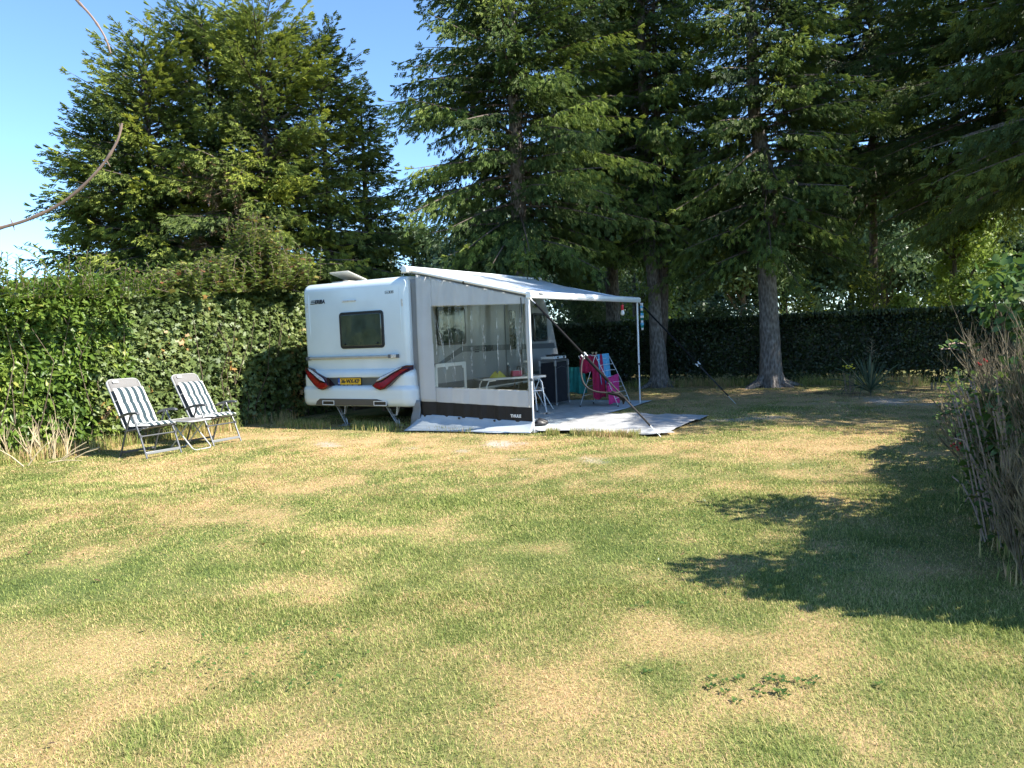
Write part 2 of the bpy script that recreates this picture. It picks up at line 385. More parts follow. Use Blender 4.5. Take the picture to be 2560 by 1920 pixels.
LAUREL = np.array([(0, 0, 0), (.5, 0, -.03), (1, 0, -.12), (.28, .17, .04), (.70, .15, 0), (.28, -.17, .04), (.70, -.15, 0)])
LAUREL_F = [np.array([(0, 1, 4, 3), (0, 5, 6, 1)]), np.array([(1, 2, 4), (1, 6, 2)])]
def lobed():
    a = np.array([180, 130, 95, 62, 38, 12, -12, -38, -62, -95, -130]); r = np.array([.12, .55, .40, .62, .38, .40, .40, .38, .62, .40, .55])
    r[5] = .40; pts = [(0, 0, 0)]+[(rr*math.cos(rad(q)), rr*math.sin(rad(q)), -.08*rr) for q, rr in zip(a, r)]
    pts.insert(7, (.75, 0, -.1)); n = len(pts)-1
    return np.array(pts)+np.array([.3, 0, 0]), [np.array([(0, i, i % n+1) for i in range(1, n+1)])]
LOBED, LOBED_F = lobed()
SMALL = np.array([(0, 0, 0), (.5, .28, .05), (1, 0, -.05), (.5, -.28, .05)]); SMALL_F = [np.array([(0, 3, 2, 1)])]
def spray_template():
    V, F = [], []
    def blade(p, q, w, nz):
        p, q = np.array(p, float), np.array(q, float); d = q-p; side = np.cross(d/np.linalg.norm(d), nz)*w; k = len(V)
        V.extend([p, p+d*.12+side*.9, p+d*.75+side, q, p+d*.75-side, p+d*.12-side*.9]); F.append(tuple(range(k, k+6)))
    blade((0, 0, 0), (1, 0, 0), .062, (0, 0, 1)); blade((0, 0, 0), (1, 0, 0), .062, (0, 1, 0))
    for s, l, sg in ((.10, .60, 1), (.18, .58, -1), (.46, .42, 1), (.52, .40, -1)):
        a = rad(34*sg); q = (s+l*math.cos(a), l*math.sin(a), -.12)
        blade((s, 0, 0), q, .055, (0, 0, 1)); blade((s, 0, 0), q, .055, (0, math.cos(a), .2))
    return np.array(V), [np.array(F)]
SPRAY, SPRAY_F = spray_template()
# ------------------------------------------------------------------ plot layout (metres)
ANG = .5355
AV = Vector((math.sin(ANG), math.cos(ANG), 0)); NV = Vector((math.cos(ANG), -math.sin(ANG), 0)); UP = Vector((0, 0, 1))
RZ = math.pi/2 - ANG
P0 = Vector((.2832, 10.9113, 0))                 # foot of the near awning leg
CO = P0 - NV*2.1224 - AV*.0462                   # rear corner of the caravan, awning side
def to_awn(x, y):                                # world -> (along caravan, outwards from lead bar towards caravan)
    dx, dy = x-P0.x, y-P0.y
    return dx*AV.x+dy*AV.y, -(dx*NV.x+dy*NV.y)

# lawn: which parts are dry, bare or lush (centre and radii on the ground)
DRY = [(250, 1780, 500, 150, .50), (520, 1640, 330, 60, .5), (60, 1640, 160, 60, .5), (150, 1830, 250, 60, -.3), (640, 1480, 230, 28, .5), (850, 1500, 130, 30, .4), (900, 1850, 300, 90, .2), (560, 1860, 70, 40, -.7), (760, 1110, 330, 42, .55),
       (1250, 1120, 330, 36, .45), (1560, 1180, 160, 22, .25), (1980, 1120, 260, 40, .5), (2300, 1110, 130, 30, .35), (1800, 1170, 180, 18, -.4), (1250, 1260, 500, 60, -.22), (1500, 1340, 500, 80, -.25), (1130, 1630, 200, 60, -.30),
       (1450, 1780, 250, 60, .40), (1780, 1790, 140, 60, .30), (2150, 1640, 300, 70, .1), (2430, 1620, 130, 40, .35), (1800, 1900, 500, 60, -.15), (2300, 1850, 260, 70, .2), (1640, 1590, 300, 80, .1), (1680, 1460, 70, 18, .3),
       (900, 1650, 160, 60, .35), (330, 1260, 380, 50, -.2), (700, 1210, 300, 25, .2), (1830, 1380, 60, 60, .5), (620, 1300, 200, 30, .15), (2050, 1000, 500, 25, .3), (2250, 1060, 400, 25, .35), (2000, 990, 700, 32, .55)]
SAND = [(870, 1118, 62, 7), (1040, 1120, 30, 5), (1245, 1106, 60, 13), (1470, 1146, 45, 9), (1300, 1145, 24, 4), (820, 1112, 30, 5), (2250, 1006, 190, 18), (2400, 1004, 120, 18), (1880, 1040, 90, 8), (1150, 1125, 20, 4), (1760, 1046, 60, 6)]
SOIL = [(2300, 978, 200, 12), (2440, 1003, 90, 20), (2130, 985, 100, 8)]
def dryness(x, y):
    u, v = to_px(x, y)
    d = .42 + .55*(fbm(x, y, 3, 1.1, 5)-.5) + .95*(fbm(x, y, 9, .28, 4)-.5) + .20*(noise2(x, y, 21, 4.0)-.5)
    for a, b, ra, rb, k in DRY: d = d + .44*k*np.exp(-((u-a)/ra)**2-((v-b)/rb)**2)
    return np.clip(d, 0, 1)
def blot(x, y, L):
    u, v = to_px(x, y); s = np.zeros_like(x); w = fbm(x, y, 31, .5, 4)
    for a, b, ra, rb in L: s = np.maximum(s, 1.25-np.sqrt(((u-a)/ra)**2+((v-b)/rb)**2)*.55 + 1.8*(w-.55))
    return np.clip((s-.75)*2.2, 0, 1)*np.clip(.35+1.3*noise2(x, y, 33, .07), 0, 1)
def bare(x, y): return blot(x, y, SAND)
def soil(x, y): return blot(x, y, SOIL)
def height(x, y): return .035*(noise2(x, y, 5, 2.2)-.5)+.014*(noise2(x, y, 6, .5)-.5)
def axis_coords(lo, hi, step, far):
    c = list(np.arange(lo, hi+1e-6, step)); s = step*1.5; q = c[-1]
    while q < far: q += s; s *= 1.5; c.append(q)
    q = c[0]; s = step*1.5
    while q > -far: q -= s; s *= 1.5; c.insert(0, q)
    return np.array(c)
xs, ys = axis_coords(-9, 10, .1, 500), axis_coords(1.2, 18, .1, 500)
XX, YY = np.meshgrid(xs, ys, indexing='ij')
near = (np.abs(XX) < 12) & (YY > 0) & (YY < 20)
aw = to_awn(XX, YY); flat = ((aw[0] > -.5) & (aw[0] < 5.5) & (aw[1] > -2.3) & (aw[1] < 2.3))
HH = np.where(near & ~flat, height(XX, YY), 0) - np.where(flat, .012, 0)
nx, ny = len(xs), len(ys); idx = np.arange(nx*ny).reshape(nx, ny)
gq = np.stack([idx[:-1, :-1], idx[1:, :-1], idx[1:, 1:], idx[:-1, 1:]], -1).reshape(-1, 4)
gm = np_mesh('ground', np.stack([XX, YY, HH], -1).reshape(-1, 3), [gq], None,
             {'dry': dryness(XX.ravel(), YY.ravel()), 'bare': bare(XX.ravel(), YY.ravel()), 'soil': soil(XX.ravel(), YY.ravel())})
def lawn_mat(name, blade):
    m, t, b = new_mat(name); N, L = t.nodes, t.links
    def at(n): q = N.new('ShaderNodeAttribute'); q.attribute_name = n; return q.outputs['Fac']
    def ramp(stops):
        r = N.new('ShaderNodeValToRGB'); cr = r.color_ramp
        while len(cr.elements) < len(stops): cr.elements.new(.5)
        for e, (p, c) in zip(cr.elements, stops): e.position = p; e.color = (*c, 1)
        return r
    mth = N.new('ShaderNodeMath'); mth.operation = 'MULTIPLY_ADD'; mth.inputs[1].default_value = 1.05 if blade else .5
    L.new(at('dry'), mth.inputs[2])
    sub = N.new('ShaderNodeMath'); sub.operation = 'SUBTRACT'; sub.inputs[1].default_value = .5
    if blade: L.new(at('rnd'), sub.inputs[0])
    else:
        n = N.new('ShaderNodeTexNoise'); n.inputs['Scale'].default_value = 35; n.inputs['Detail'].default_value = 6
        tc = N.new('ShaderNodeTexCoord'); L.new(tc.outputs['Object'], n.inputs['Vector']); L.new(n.outputs['Fac'], sub.inputs[0])
    L.new(sub.outputs[0], mth.inputs[0])
    if blade: r = ramp([(0, (.165, .215, .050)), (.28, (.29, .335, .085)), (.5, (.43, .42, .140)), (.75, (.56, .44, .20)), (1, (.66, .42, .24))])
    else: r = ramp([(0, (.07, .10, .025)), (.35, (.15, .16, .05)), (.65, (.30, .23, .10)), (1, (.42, .29, .14))])
    L.new(mth.outputs[0], r.inputs['Fac']); col = r.outputs['Color']
    if not blade:
        for nm, c1, c2, sc in (('soil', (.045, .028, .018), (.10, .065, .045), 25), ('bare', (.28, .23, .18), (.50, .45, .38), 40)):
            n2 = N.new('ShaderNodeTexNoise'); n2.inputs['Scale'].default_value = sc; n2.inputs['Detail'].default_value = 8; L.new(tc.outputs['Object'], n2.inputs['Vector'])
            r2 = ramp([(.35, c1), (.65, c2)]); L.new(n2.outputs['Fac'], r2.inputs['Fac'])
            mx = N.new('ShaderNodeMix'); mx.data_type = 'RGBA'; L.new(at(nm), mx.inputs[0]); L.new(col, mx.inputs[6]); L.new(r2.outputs['Color'], mx.inputs[7]); col = mx.outputs[2]
        bp = N.new('ShaderNodeBump'); bp.inputs['Strength'].default_value = .8; bp.inputs['Distance'].default_value = .02
        L.new(n.outputs['Fac'], bp.inputs['Height']); L.new(bp.outputs[0], b.inputs['Normal'])
    L.new(col, b.inputs['Base Color']); b.inputs['Roughness'].default_value = .7 if blade else .95
    b.inputs['Specular IOR Level'].default_value = .25
    if blade: add_trans(t, b, .3, col)
    return m
M['lawn_ground'] = lawn_mat('lawn_ground', False); M['grass_blade'] = lawn_mat('grass_blade', True)
gm.shade_smooth(); tag(link(gm, 'ground', None, 'lawn_ground'), kind='structure')

BLADE5 = True
def blades(x, y, h, R, name, label, dryv=None, wid=.0022, lean=1.0, mown=True):
    n = len(x); th = 14*fbm(x, y, 91, 1.2, 3)+R.normal(0, 1.9, n); ln = (np.abs(R.normal(0, lean, n))+(.35 if mown else 0)).clip(0, 1.42)
    if dryv is None: dryv = dryness(x, y)
    ln = np.clip(ln + dryv*.35, 0, 1.4) if mown else ln
    d = np.stack([np.cos(th), np.sin(th)], -1); w = np.stack([-d[:, 1], d[:, 0], np.zeros(n)], -1)*(wid*(.6+.8*R.rand(n)))[:, None]
    aw_ = to_awn(x, y)
    z0 = np.where((aw_[0] > -.5) & (aw_[0] < 5.5) & (aw_[1] > -2.3) & (aw_[1] < 2.3), -.012, height(x, y))
    p0 = np.stack([x, y, z0-.004], -1)
    def off(s, a): return np.concatenate([d*(h*s*np.sin(a))[:, None], (h*s*np.cos(a))[:, None]], 1)
    p1 = p0+off(.5, ln*.55); p2 = p1+off(.5, np.clip(ln*1.15, 0, 1.5))
    V = np.stack([p0-w, p0+w, p1+w*.8, p1-w*.8, p2], 1).reshape(-1, 3)
    b = (np.arange(n)*5)[:, None]
    me = np_mesh(name, V, [b+np.array([[0, 1, 2, 3]]), b+np.array([[3, 2, 4]])], np.repeat(R.rand(n), 5), {'dry': np.repeat(dryv, 5)})
    return tag(link(me, name, None, 'grass_blade'), label, 'grass', kind='stuff')
R = np.random.RandomState(7)
def inside_left_hedge(x, y, off=0):   # true on the camera side of the left hedge face
    return (x-HL.x)*NV.x+(y-HL.y)*NV.y > off
HL = Vector((-4.75, 13.3, 0))          # a point on the face of the left hedge, which runs along AV
HB = Vector((5.79, 17.85, 0)); HBd = Vector((math.cos(-.42), math.sin(-.42), 0)); HBn = Vector((HBd.y, -HBd.x, 0))   # far hedge
def lawn_points(n, y0, y1):
    # uniform on the ground inside the wedge the picture can see, a little wider
    y = np.sqrt(R.uniform(y0*y0, y1*y1, n)); x = R.uniform(-.78, .78, n)*y
    a = to_awn(x, y)
    k = inside_left_hedge(x, y, .15) & ((x-HB.x)*HBn.x+(y-HB.y)*HBn.y > -.1)
    k &= ~((a[0] > -.02) & (a[0] < 4.7) & (a[1] > -.1) & (a[1] < 2.2)) & ~((a[0] > .03) & (a[0] < 2.3) & (a[1] > -1.8) & (a[1] < 0)) & ~((a[0] > 1.4) & (a[0] < 5.6) & (a[1] > 2))
    x, y = x[k], y[k]; q = R.rand(len(x))
    k = (q > bare(x, y)*.9) & (q > soil(x, y)*1.1)
    return x[k], y[k]
X_, Y_, H_ = [], [], []
for n, a, b in ((250000, 2.1, 4.2), (260000, 4.2, 7.0), (220000, 7.0, 10.5), (160000, 10.5, 15), (50000, 15, 19)):
    x, y = lawn_points(n, a, b); X_.append(x); Y_.append(y)
    H_.append((.014+.016*R.rand(len(x))**1.5)*(1+.9*noise2(x, y, 44, .7))*(1 if b < 10 else 1.15))
x, y, hh = map(np.concatenate, (X_, Y_, H_)); dv = dryness(x, y)
hh = hh*(1.0-.45*dv)
wid_scale = np.clip(y/3.2, 1, 5)
def var_w(x, y, h, R_, name, label, dv, ws):
    o = blades(x, y, h, R_, name, label, dv, wid=.00115*ws); return o
var_w(x, y, hh, R, 'lawn_grass', 'short sun-parched lawn grass, green with straw coloured patches', dv, wid_scale)
# small broad-leaved weeds (clover, plantain) low in the lawn
x, y = lawn_points(26000, 3, 11); k = (noise2(x, y, 51, 1.1) > .52) & (dryness(x, y) < .6); x, y = x[k], y[k]; n = len(x)
nz = unit(n, R)*.5+np.array([0, 0, 1]); ax = unit(n, R)*np.array([1, 1, .3])
sv, sf, sr = scatter(SMALL, SMALL_F, np.stack([x, y, height(x, y)+.02+.012*R.rand(n)], -1), ax, nz, .014+.014*R.rand(n), R, R.rand(n))
tag(link(np_mesh('clover', sv, sf, sr), 'clover', None, 'bramble'), 'low clover leaves scattered through the greener lawn', 'clover', kind='stuff')

x, y = lawn_points(2600, 2.3, 16); u_, v_ = to_px(x, y); k = (R.rand(len(x)) < .10+.6*np.exp(-((u_-2200)/500)**2-((v_-990)/60)**2)+.5*((x < -3.5) & (y > 9))); x, y = x[k], y[k]; n = len(x)
sv, sf, sr = scatter(LAUREL*np.array([1, 1.4, 1]), LAUREL_F, np.stack([x, y, height(x, y)+.022], -1), unit(n, R)*np.array([1, 1, .2]), unit(n, R)*.5+np.array([0, 0, 1]), .02+.03*R.rand(n), R, R.rand(n))
tag(link(np_mesh('fallen_leaves', sv, sf, sr), 'fallen_leaves', None, 'litter'), 'small brown fallen leaves and bits lying in the grass', 'leaves', kind='stuff')
# rosettes of darker broad-leaved weeds
P_, A_ = [], []
for u0, v0, m_, s_ in ((1830, 1735, 9, .09), (1900, 1725, 6, .07), (2010, 1720, 6, .07), (1950, 1712, 4, .05), (1630, 1515, 3, .05)):
    g0 = G(u0, v0)
    for _ in range(m_//2+2):
        c0 = np.array([g0.x+R.normal()*s_*1.6, g0.y+R.normal()*s_, .012])
        for q_ in range(9):
            a_ = q_*.72+R.rand(); P_.append(c0+np.array([.006*math.cos(a_), .006*math.sin(a_), 0])); A_.append((math.cos(a_), math.sin(a_), .35+.3*R.rand()))
n = len(P_); sv, sf, sr = scatter(LAUREL*np.array([1, 1.8, 1]), LAUREL_F, P_, A_, np.tile([0, 0, 1.], (n, 1))+unit(n, R)*.2, .010+.014*R.rand(n), R, R.rand(n)*.8)
tag(link(np_mesh('lawn_weeds', sv, sf, sr), 'lawn_weeds', None, 'bramble'), 'flat dark green weed rosettes dotted in the lawn', 'weeds', kind='stuff')
def tuft_points(n, c, ru, rv, Rr): return c[0]+ru*Rr.normal(size=n), c[1]+rv*Rr.normal(size=n)
# longer grass: along hedge feet, the edge of the caravan and of the mats, by the dead bush
X_, Y_, H_ = [], [], []
def strip(p, q, wdt, n, h):
    t = R.rand(n); p, q = np.array(p), np.array(q); d = q-p; nn = np.array([-d[1], d[0]])/np.linalg.norm(d)
    a = p+d*t[:, None]+nn*(R.normal(0, wdt, n))[:, None]
    k = (noise2(a[:, 0], a[:, 1], 71, .35) > .3)
    X_.append(a[k, 0]); Y_.append(a[k, 1]); H_.append(np.full(k.sum(), h)*(.4+.9*R.rand(k.sum())))
c2 = lambda v: (v.x, v.y)
strip(c2(HL-AV*5+NV*.15), c2(HL+AV*1+NV*.15), .12, 5000, .20)
strip(c2(CO+AV*-.15), c2(CO+AV*-.05-NV*3), .14, 6500, .11)
strip(c2(P0+NV*-2.1-AV*.12), c2(P0+NV*-.9-AV*.12), .05, 1800, .09)
strip(c2(P0+NV*.25-AV*.10), c2(P0+NV*1.6+AV*.0), .05, 2600, .10)
strip(c2(HB-HBd*6+HBn*.25), c2(HB+HBd*4+HBn*.25), .18, 9000, .22)
strip((2.7, 3.8), (3.4, 5.2), .10, 1500, .12)
strip((3.5, 5.2), (5.5, 8.8), .16, 2400, .13)
x, y, hh = map(np.concatenate, (X_, Y_, H_)); aw_ = to_awn(x, y)
blades(x, y, hh, R, 'tall_grass', 'longer uncut grass at the feet of the hedges and round the caravan', np.clip(.30+.7*(noise2(x, y, 81, .6)-.3), 0, 1), wid=.0035, lean=.45, mown=False)

# ------------------------------------------------------------------ spruces
def spruce_mesh(seed, H, zb, R0, prof, asc0=-8, asc1=48, droop=.55, tilt=(0, 0), dens=1.0, gap=.0, rscale=1.0, hang=.34, inner=.4):
    rr = random.Random(seed); Rn = np.random.RandomState(seed)
    pos, dr, nz, sz, rn = [], [], [], [], []
    wood = MB(); z = zb; a0 = 0; cos, sin, gs, U = math.cos, math.sin, rr.gauss, rr.uniform
    holes = [(U(0, 6.28), U(zb, H), U(.5, .9)) for _ in range(int(26*gap))]
    while z < H-.15:
        t = (z-zb)/(H-zb); Rz = R0*prof(t); a0 += 2.4+U(-.5, .5); z += U(.6, 1.4)*.038/dens*(1 if Rz > 1 else 1.5)
        if rr.random() < gap*.6 or any(abs((a0-h[0]+3.14) % 6.283-3.14) < .5 and abs(z-h[1]) < h[2] for h in holes): continue
        az = a0; L = max(.25, Rz*U(.66, 1.04)*(1.2 if rr.random() < .14 else 1))
        e0 = math.tan(rad(asc0+(asc1-asc0)*t**1.3+U(-11, 11)))
        ca, sa = cos(az), sin(az); ox, oy = tilt[0]*z, tilt[1]*z; sag = .32*(1-t)
        P = lambda s: (ox+ca*L*s, oy+sa*L*s, z+L*(e0*s-sag*s*s+.24*sag*s**4))
        wood.tube([P(s) for s in (0, .25, .5, .75, 1)], [.024*L**.5*(1-s*.85) for s in (0, .25, .5, .75, 1)], n=3, cap=False)
        ns = max(4, int(L*.86/.092)); bc = gs(.42, .17)
        for i in range(ns):
            s = .10+.90*(i+rr.random()*.7)/ns; p = P(s)
            if s < .35 and rr.random() < inner*(L > 1.2): continue
            for sg in (1, -1):
                ll = min(.55, (.10+.34*L**.6*(1-s)**.6))*U(.6, 1.2); a = az+sg*rad(U(38, 66)); cl, sl = cos(a), sin(a)
                m = max(1, int(ll/.078))
                for j in range(m):
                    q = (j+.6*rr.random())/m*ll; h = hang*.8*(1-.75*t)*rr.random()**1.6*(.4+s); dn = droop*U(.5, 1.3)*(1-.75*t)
                    pos.append((p[0]+cl*q, p[1]+sl*q, p[2]-.3*q*q/ll-h))
                    dr.append((cl*.30+ca*.38+gs(0, .12), sl*.30+sa*.38+gs(0, .12), .10-dn-h*1.2+.35*t))
                    nz.append((gs(0, .7), gs(0, .7), .7)); sz.append(U(.11, .20)*rscale)
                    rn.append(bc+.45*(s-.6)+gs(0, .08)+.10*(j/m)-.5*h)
        p = P(1)
        for _ in range(3): pos.append(p); dr.append((ca+gs(0, .3), sa+gs(0, .3), e0*.6+gs(0, .15)+.1)); nz.append((0, 0, 1)); sz.append(.17*rscale); rn.append(bc+.35)
    for k in range(18):
        zz = H-1.1+1.1*k/17; a = U(0, 6.28); pos.append((tilt[0]*zz, tilt[1]*zz, zz)); dr.append((cos(a)*.6, sin(a)*.6, .8)); nz.append((0, 0, 1)); sz.append(.17); rn.append(.7)
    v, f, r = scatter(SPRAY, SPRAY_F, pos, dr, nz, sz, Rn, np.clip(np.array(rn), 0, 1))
    return np_mesh('crown', v, f, r), wood, len(pos)
cone = lambda t: (1-t)**.75*min(1, .55+2.2*t)
dome = lambda t: math.sqrt(max(0, 1-t**2.2))*min(1, .72+1.1*t)
wide = lambda t: (1-t)**.6*min(1, .7+1.6*t)
SPR = {}
def spruce(kind, loc, label, group, mesh_kw, trunk_pts, trunk_r, rz=0, m='needles', bark='spruce_bark', sc=1.0):
    t = thing('spruce_tree', label, 'spruce', loc, 0, group)
    if kind not in SPR:
        me, wood, n = spruce_mesh(**mesh_kw); print('spruce', kind, n)
        wm = wood.build('branches', 'dark_bark', None, smooth=False, fix=False); wd = wm.data; bpy.data.objects.remove(wm)
        SPR[kind] = (me, wd)
    me, wd = SPR[kind]
    if len(me.materials) and me.materials[0] != M[m]: me = me.copy(); me.materials.clear()
    c = link(me, 'crown', t, None if len(me.materials) else m); c.rotation_euler.z = rz; c.scale = (sc, sc, 1)
    w = link(wd, 'branches', t); w.rotation_euler.z = rz; w.scale = (sc, sc, 1)
    mb = MB()
    mb.tube(trunk_pts, trunk_r, n=16)
    r0 = trunk_r[1] if len(trunk_r) > 1 else .2
    for i in range(7):
        a = i*.9+len(label)*.37; q = r0*(1.9+.9*math.sin(i*2.1)); b0 = Vector(trunk_pts[2])
        mb.tube([(b0.x+math.cos(a)*r0*.45, b0.y+math.sin(a)*r0*.45, .34), (b0.x+math.cos(a)*r0*.95, b0.y+math.sin(a)*r0*.95, .10), (b0.x+math.cos(a+.1)*q, b0.y+math.sin(a+.1)*q, -.03)], [r0*.30, r0*.28, r0*.12], n=8)
    mb.build('trunk', bark, t)
    return t
def straight(H, r0, lean=(0, 0), flare=1.5):
    zs = [-.05, .08, .25, .6, 1.2, 2.4, 4, 6, 8, 10, 12, 14, 16]; zs = [z for z in zs if z < H]+[H]
    return [(lean[0]*z, lean[1]*z, z) for z in zs], [max(.02, r0*(1-z/H*.93)*(1+(flare-1)*math.exp(-max(z, 0)/.28))) for z in zs]

GL = 'spruces behind the left hedge'
def left_spruce(u, D, vtop, label, kind, rz, R0, m, seed, **kw):
    q = atD(u, 800, D); H = atD(u, vtop, D).z
    k = dict(seed=seed, H=H, zb=1.2, R0=R0, prof=dome, asc0=-6, asc1=42, droop=.7, gap=.05, dens=1.3); k.update(kw)
    tp, tr = straight(H, .16)
    return spruce(kind, (q.x, q.y, 0), label, GL, k, tp, tr, rz, m, 'dark_bark')
left_spruce(405, 17.2, 105, 'bushy spruce at the left end of the row, open dark gap around its trunk', 'L1', 0, 2.1, 'needles_light', 11)
left_spruce(300, 17.6, 260, 'lowest spruce of the left row, its shoots reaching furthest left into the sky', 'L6', 3, 1.9, 'needles', 16)
l2 = left_spruce(560, 18.3, 50, 'tall green spruce in the middle of the left row, rising between its two neighbours', 'L2', 1, 2.5, 'needles', 12)
Rd = np.random.RandomState(5); dp, dd, mbd = [], [], MB()
for u0, v0, D0 in ((590, 455, 15.9), (540, 490, 16.0), (620, 545, 15.9), (520, 610, 16.2), (640, 600, 15.8)):
    for _ in range(9):
        q0 = atD(u0+Rd.normal()*22, v0+Rd.normal()*22, D0+.5)-l2.location; q1 = atD(u0+Rd.normal()*46-20, v0+Rd.normal()*34, D0-.3)-l2.location; mbd.tube([q0, (q0+q1)/2+Vector((0, 0, .05)), q1], [.012, .008, .003], n=3, cap=False)
        for k_ in range(26): s_ = .2+.8*Rd.rand(); dp.append(q0.lerp(q1, s_)+Vector(Rd.normal(size=3)*.05)); dd.append((q1-q0).normalized()*.6+Vector(Rd.normal(size=3)*.6)+Vector((0, 0, -.2)))
dv_ = scatter(SPRAY*np.array([1, .35, .35]), SPRAY_F, dp, dd, unit(len(dp), Rd), .10+.10*Rd.rand(len(dp)), Rd, Rd.rand(len(dp)))
link(np_mesh('dead_boughs', *dv_), 'dead_boughs', l2, 'needles_dead'); mbd.build('dead_branches', 'dead_twig', l2, smooth=False, fix=False)
left_spruce(690, 17.0, 35, 'spruce with pale yellow-green shoots right above the rear of the caravan roof', 'L3', 2, 2.5, 'needles_light', 13)
left_spruce(835, 17.8, 95, 'thin open spruce with bare forked limbs at the right end of the left row', 'L4', 3, 1.9, 'needles_light', 14, gap=.34, inner=.9)
left_spruce(930, 18.6, 240, 'smaller spruce low between the left row and the big dark spruces', 'L5', 3, 1.5, 'needles_light', 15, gap=.1, prof=wide, zb=.8)

GM = 'big dark spruces over the pitch'
q = atD(1308, 800, 17.0)
tp, tr = straight(14, .24, (0, 0)); tp[5] = (.02, 0, 2.4)
spruce('M1', (q.x, q.y, 0), 'tall spruce directly behind the awning roof, lower boughs sweeping left', GM, dict(seed=21, H=14, zb=3.1, R0=4.1, prof=cone, droop=.85, asc0=-4), tp, tr)
q = atD(1533, 800, 21.5); tp, tr = straight(15, .22)
spruce('M2', (q.x, q.y, 0), 'spruce rooted beyond the far hedge, seen just left of the twin trunk', GM, dict(seed=22, H=15, zb=3.6, R0=3.0, prof=cone, droop=.8), tp, tr, 0)
t = spruce('M3', (3.56, 18.45, 0), 'twin-stemmed spruce in front of the far hedge, narrow fork low on its trunk', GM, dict(seed=23, H=14.5, zb=3.5, R0=2.7, prof=cone, droop=.9, asc0=-14),
       [(0, 0, -.05), (0, 0, .12), (-.01, 0, .5), (-.03, 0, 1.2), (-.06, 0, 2.2), (-.12, 0, 3.2), (-.2, 0, 4.2), (-.2, 0, 8), (-.2, 0, 14)], [.30, .24, .21, .185, .155, .15, .13, .10, .03], .5)
MB().tube([(.06, -.03, .9), (.11, -.03, 1.5), (.16, 0, 2.4), (.17, 0, 3.6), (.12, 0, 5.5), (.1, 0, 9)], [.10, .12, .115, .105, .09, .04], n=12).build('trunk', 'dark_bark', t)
MB().tube([(-.14, 0, 3.0), (-.36, .05, 3.5), (-.75, .1, 4.2), (-.95, .1, 5.2)], [.13, .10, .08, .05], n=10).build('limb', 'dark_bark', t)
spruce('M4', (5.79, 17.11, 0), 'spruce with one thick flared grey trunk standing alone before the far hedge', GM, dict(seed=24, H=14, zb=3.0, R0=2.9, prof=wide, droop=.9, asc0=-8, gap=.12),
       [(.04, 0, -.05), (.02, 0, .1), (0, 0, .35), (0, 0, .9), (-.02, 0, 1.7), (-.05, 0, 2.6), (-.08, 0, 3.4), (.12, 0, 4.1), (-.04, 0, 4.9), (-.25, 0, 6), (-.3, 0, 9), (-.3, 0, 14)],
       [.40, .30, .25, .22, .205, .195, .21, .20, .16, .14, .10, .03], 1.1)
tp, tr = straight(12, .22)
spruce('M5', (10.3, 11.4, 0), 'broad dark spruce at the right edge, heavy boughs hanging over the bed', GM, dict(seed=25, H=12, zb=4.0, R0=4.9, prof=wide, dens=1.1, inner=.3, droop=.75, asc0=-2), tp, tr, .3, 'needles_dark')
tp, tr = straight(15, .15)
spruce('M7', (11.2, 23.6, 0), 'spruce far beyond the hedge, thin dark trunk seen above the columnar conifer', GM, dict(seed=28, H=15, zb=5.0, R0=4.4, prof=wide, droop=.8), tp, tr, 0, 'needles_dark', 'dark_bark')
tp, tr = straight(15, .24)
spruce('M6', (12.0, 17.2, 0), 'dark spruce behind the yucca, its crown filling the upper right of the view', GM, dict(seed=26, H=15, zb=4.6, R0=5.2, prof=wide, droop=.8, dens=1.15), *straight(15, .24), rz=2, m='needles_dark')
# ------------------------------------------------------------------ hedges and shrubs
def hedge_leaves(n, o, e, out, L, Hf, depth, R, tmpl, size, face=.75, top=True, shell=.28, bulge=.12, hang=.25):
    """leaf layer over the face and the top of a hedge: o corner, e direction, out = outward normal"""
    o, e, out = np.array(o), np.array(e), np.array(out); a = R.rand(n)*L; ft = R.rand(n) < face
    H = Hf(a); zf = R.rand(n)**.9*H; dpt = R.exponential(shell/2.2, n).clip(0, shell*1.6)
    bl = bulge*(fbm(a, zf, 61, 1.1, 3)-.5)*2.4 - .22*np.clip((zf/H-.86)/.14, 0, 1)**2 - .12*np.clip((.25-zf)/.25, 0, 1)
    pos = o+e*a[:, None]+out*(bl-dpt)[:, None]+np.array([0, 0, 1])*zf[:, None]
    dt = R.rand(n)*depth
    zt = H-.02-R.exponential(shell/2.5, n)-.10*np.clip(1-dt/.25, 0, 1)**2+.10*(fbm(a, dt, 62, .5, 2)-.4)
    post = o+e*a[:, None]-out*dt[:, None]+np.array([0, 0, 1])*zt[:, None]
    pos = np.where(ft[:, None], pos, post); nrm = np.where(ft[:, None], out*.8+np.array([0, 0, .45]), np.array([0, 0, 1])+out*.25)
    nrm = nrm+unit(n, R)*.55
    ax = unit(n, R)+out*.55*ft[:, None]+np.array([0, 0, 1])*np.where(ft, -hang, .6)[:, None]
    cl = np.clip(.5+1.1*(fbm(a, pos[:, 2], 63, .5, 3)-.5)+R.normal(0, .17, n), 0, 1)
    return scatter(*tmpl, pos, ax, nrm, size*(.65+.6*R.rand(n)), R, cl)
def twigs_inside(o, e, out, L, H, depth, n, R, r=.006):
    mb = MB()
    for _ in range(n):
        a, d = R.rand()*L, R.rand()*depth*.8+.1; p = Vector(o)+Vector(e)*a-Vector(out)*d; pts = [p]
        for k in range(4): p = p+Vector((R.normal()*.12, R.normal()*.12, H*(.18+.06*R.rand()))); pts.append(p)
        mb.tube(pts, [r*2.4, r*1.9, r*1.4, r, r*.6], n=3, cap=False)
    return mb
R = np.random.RandomState(17)
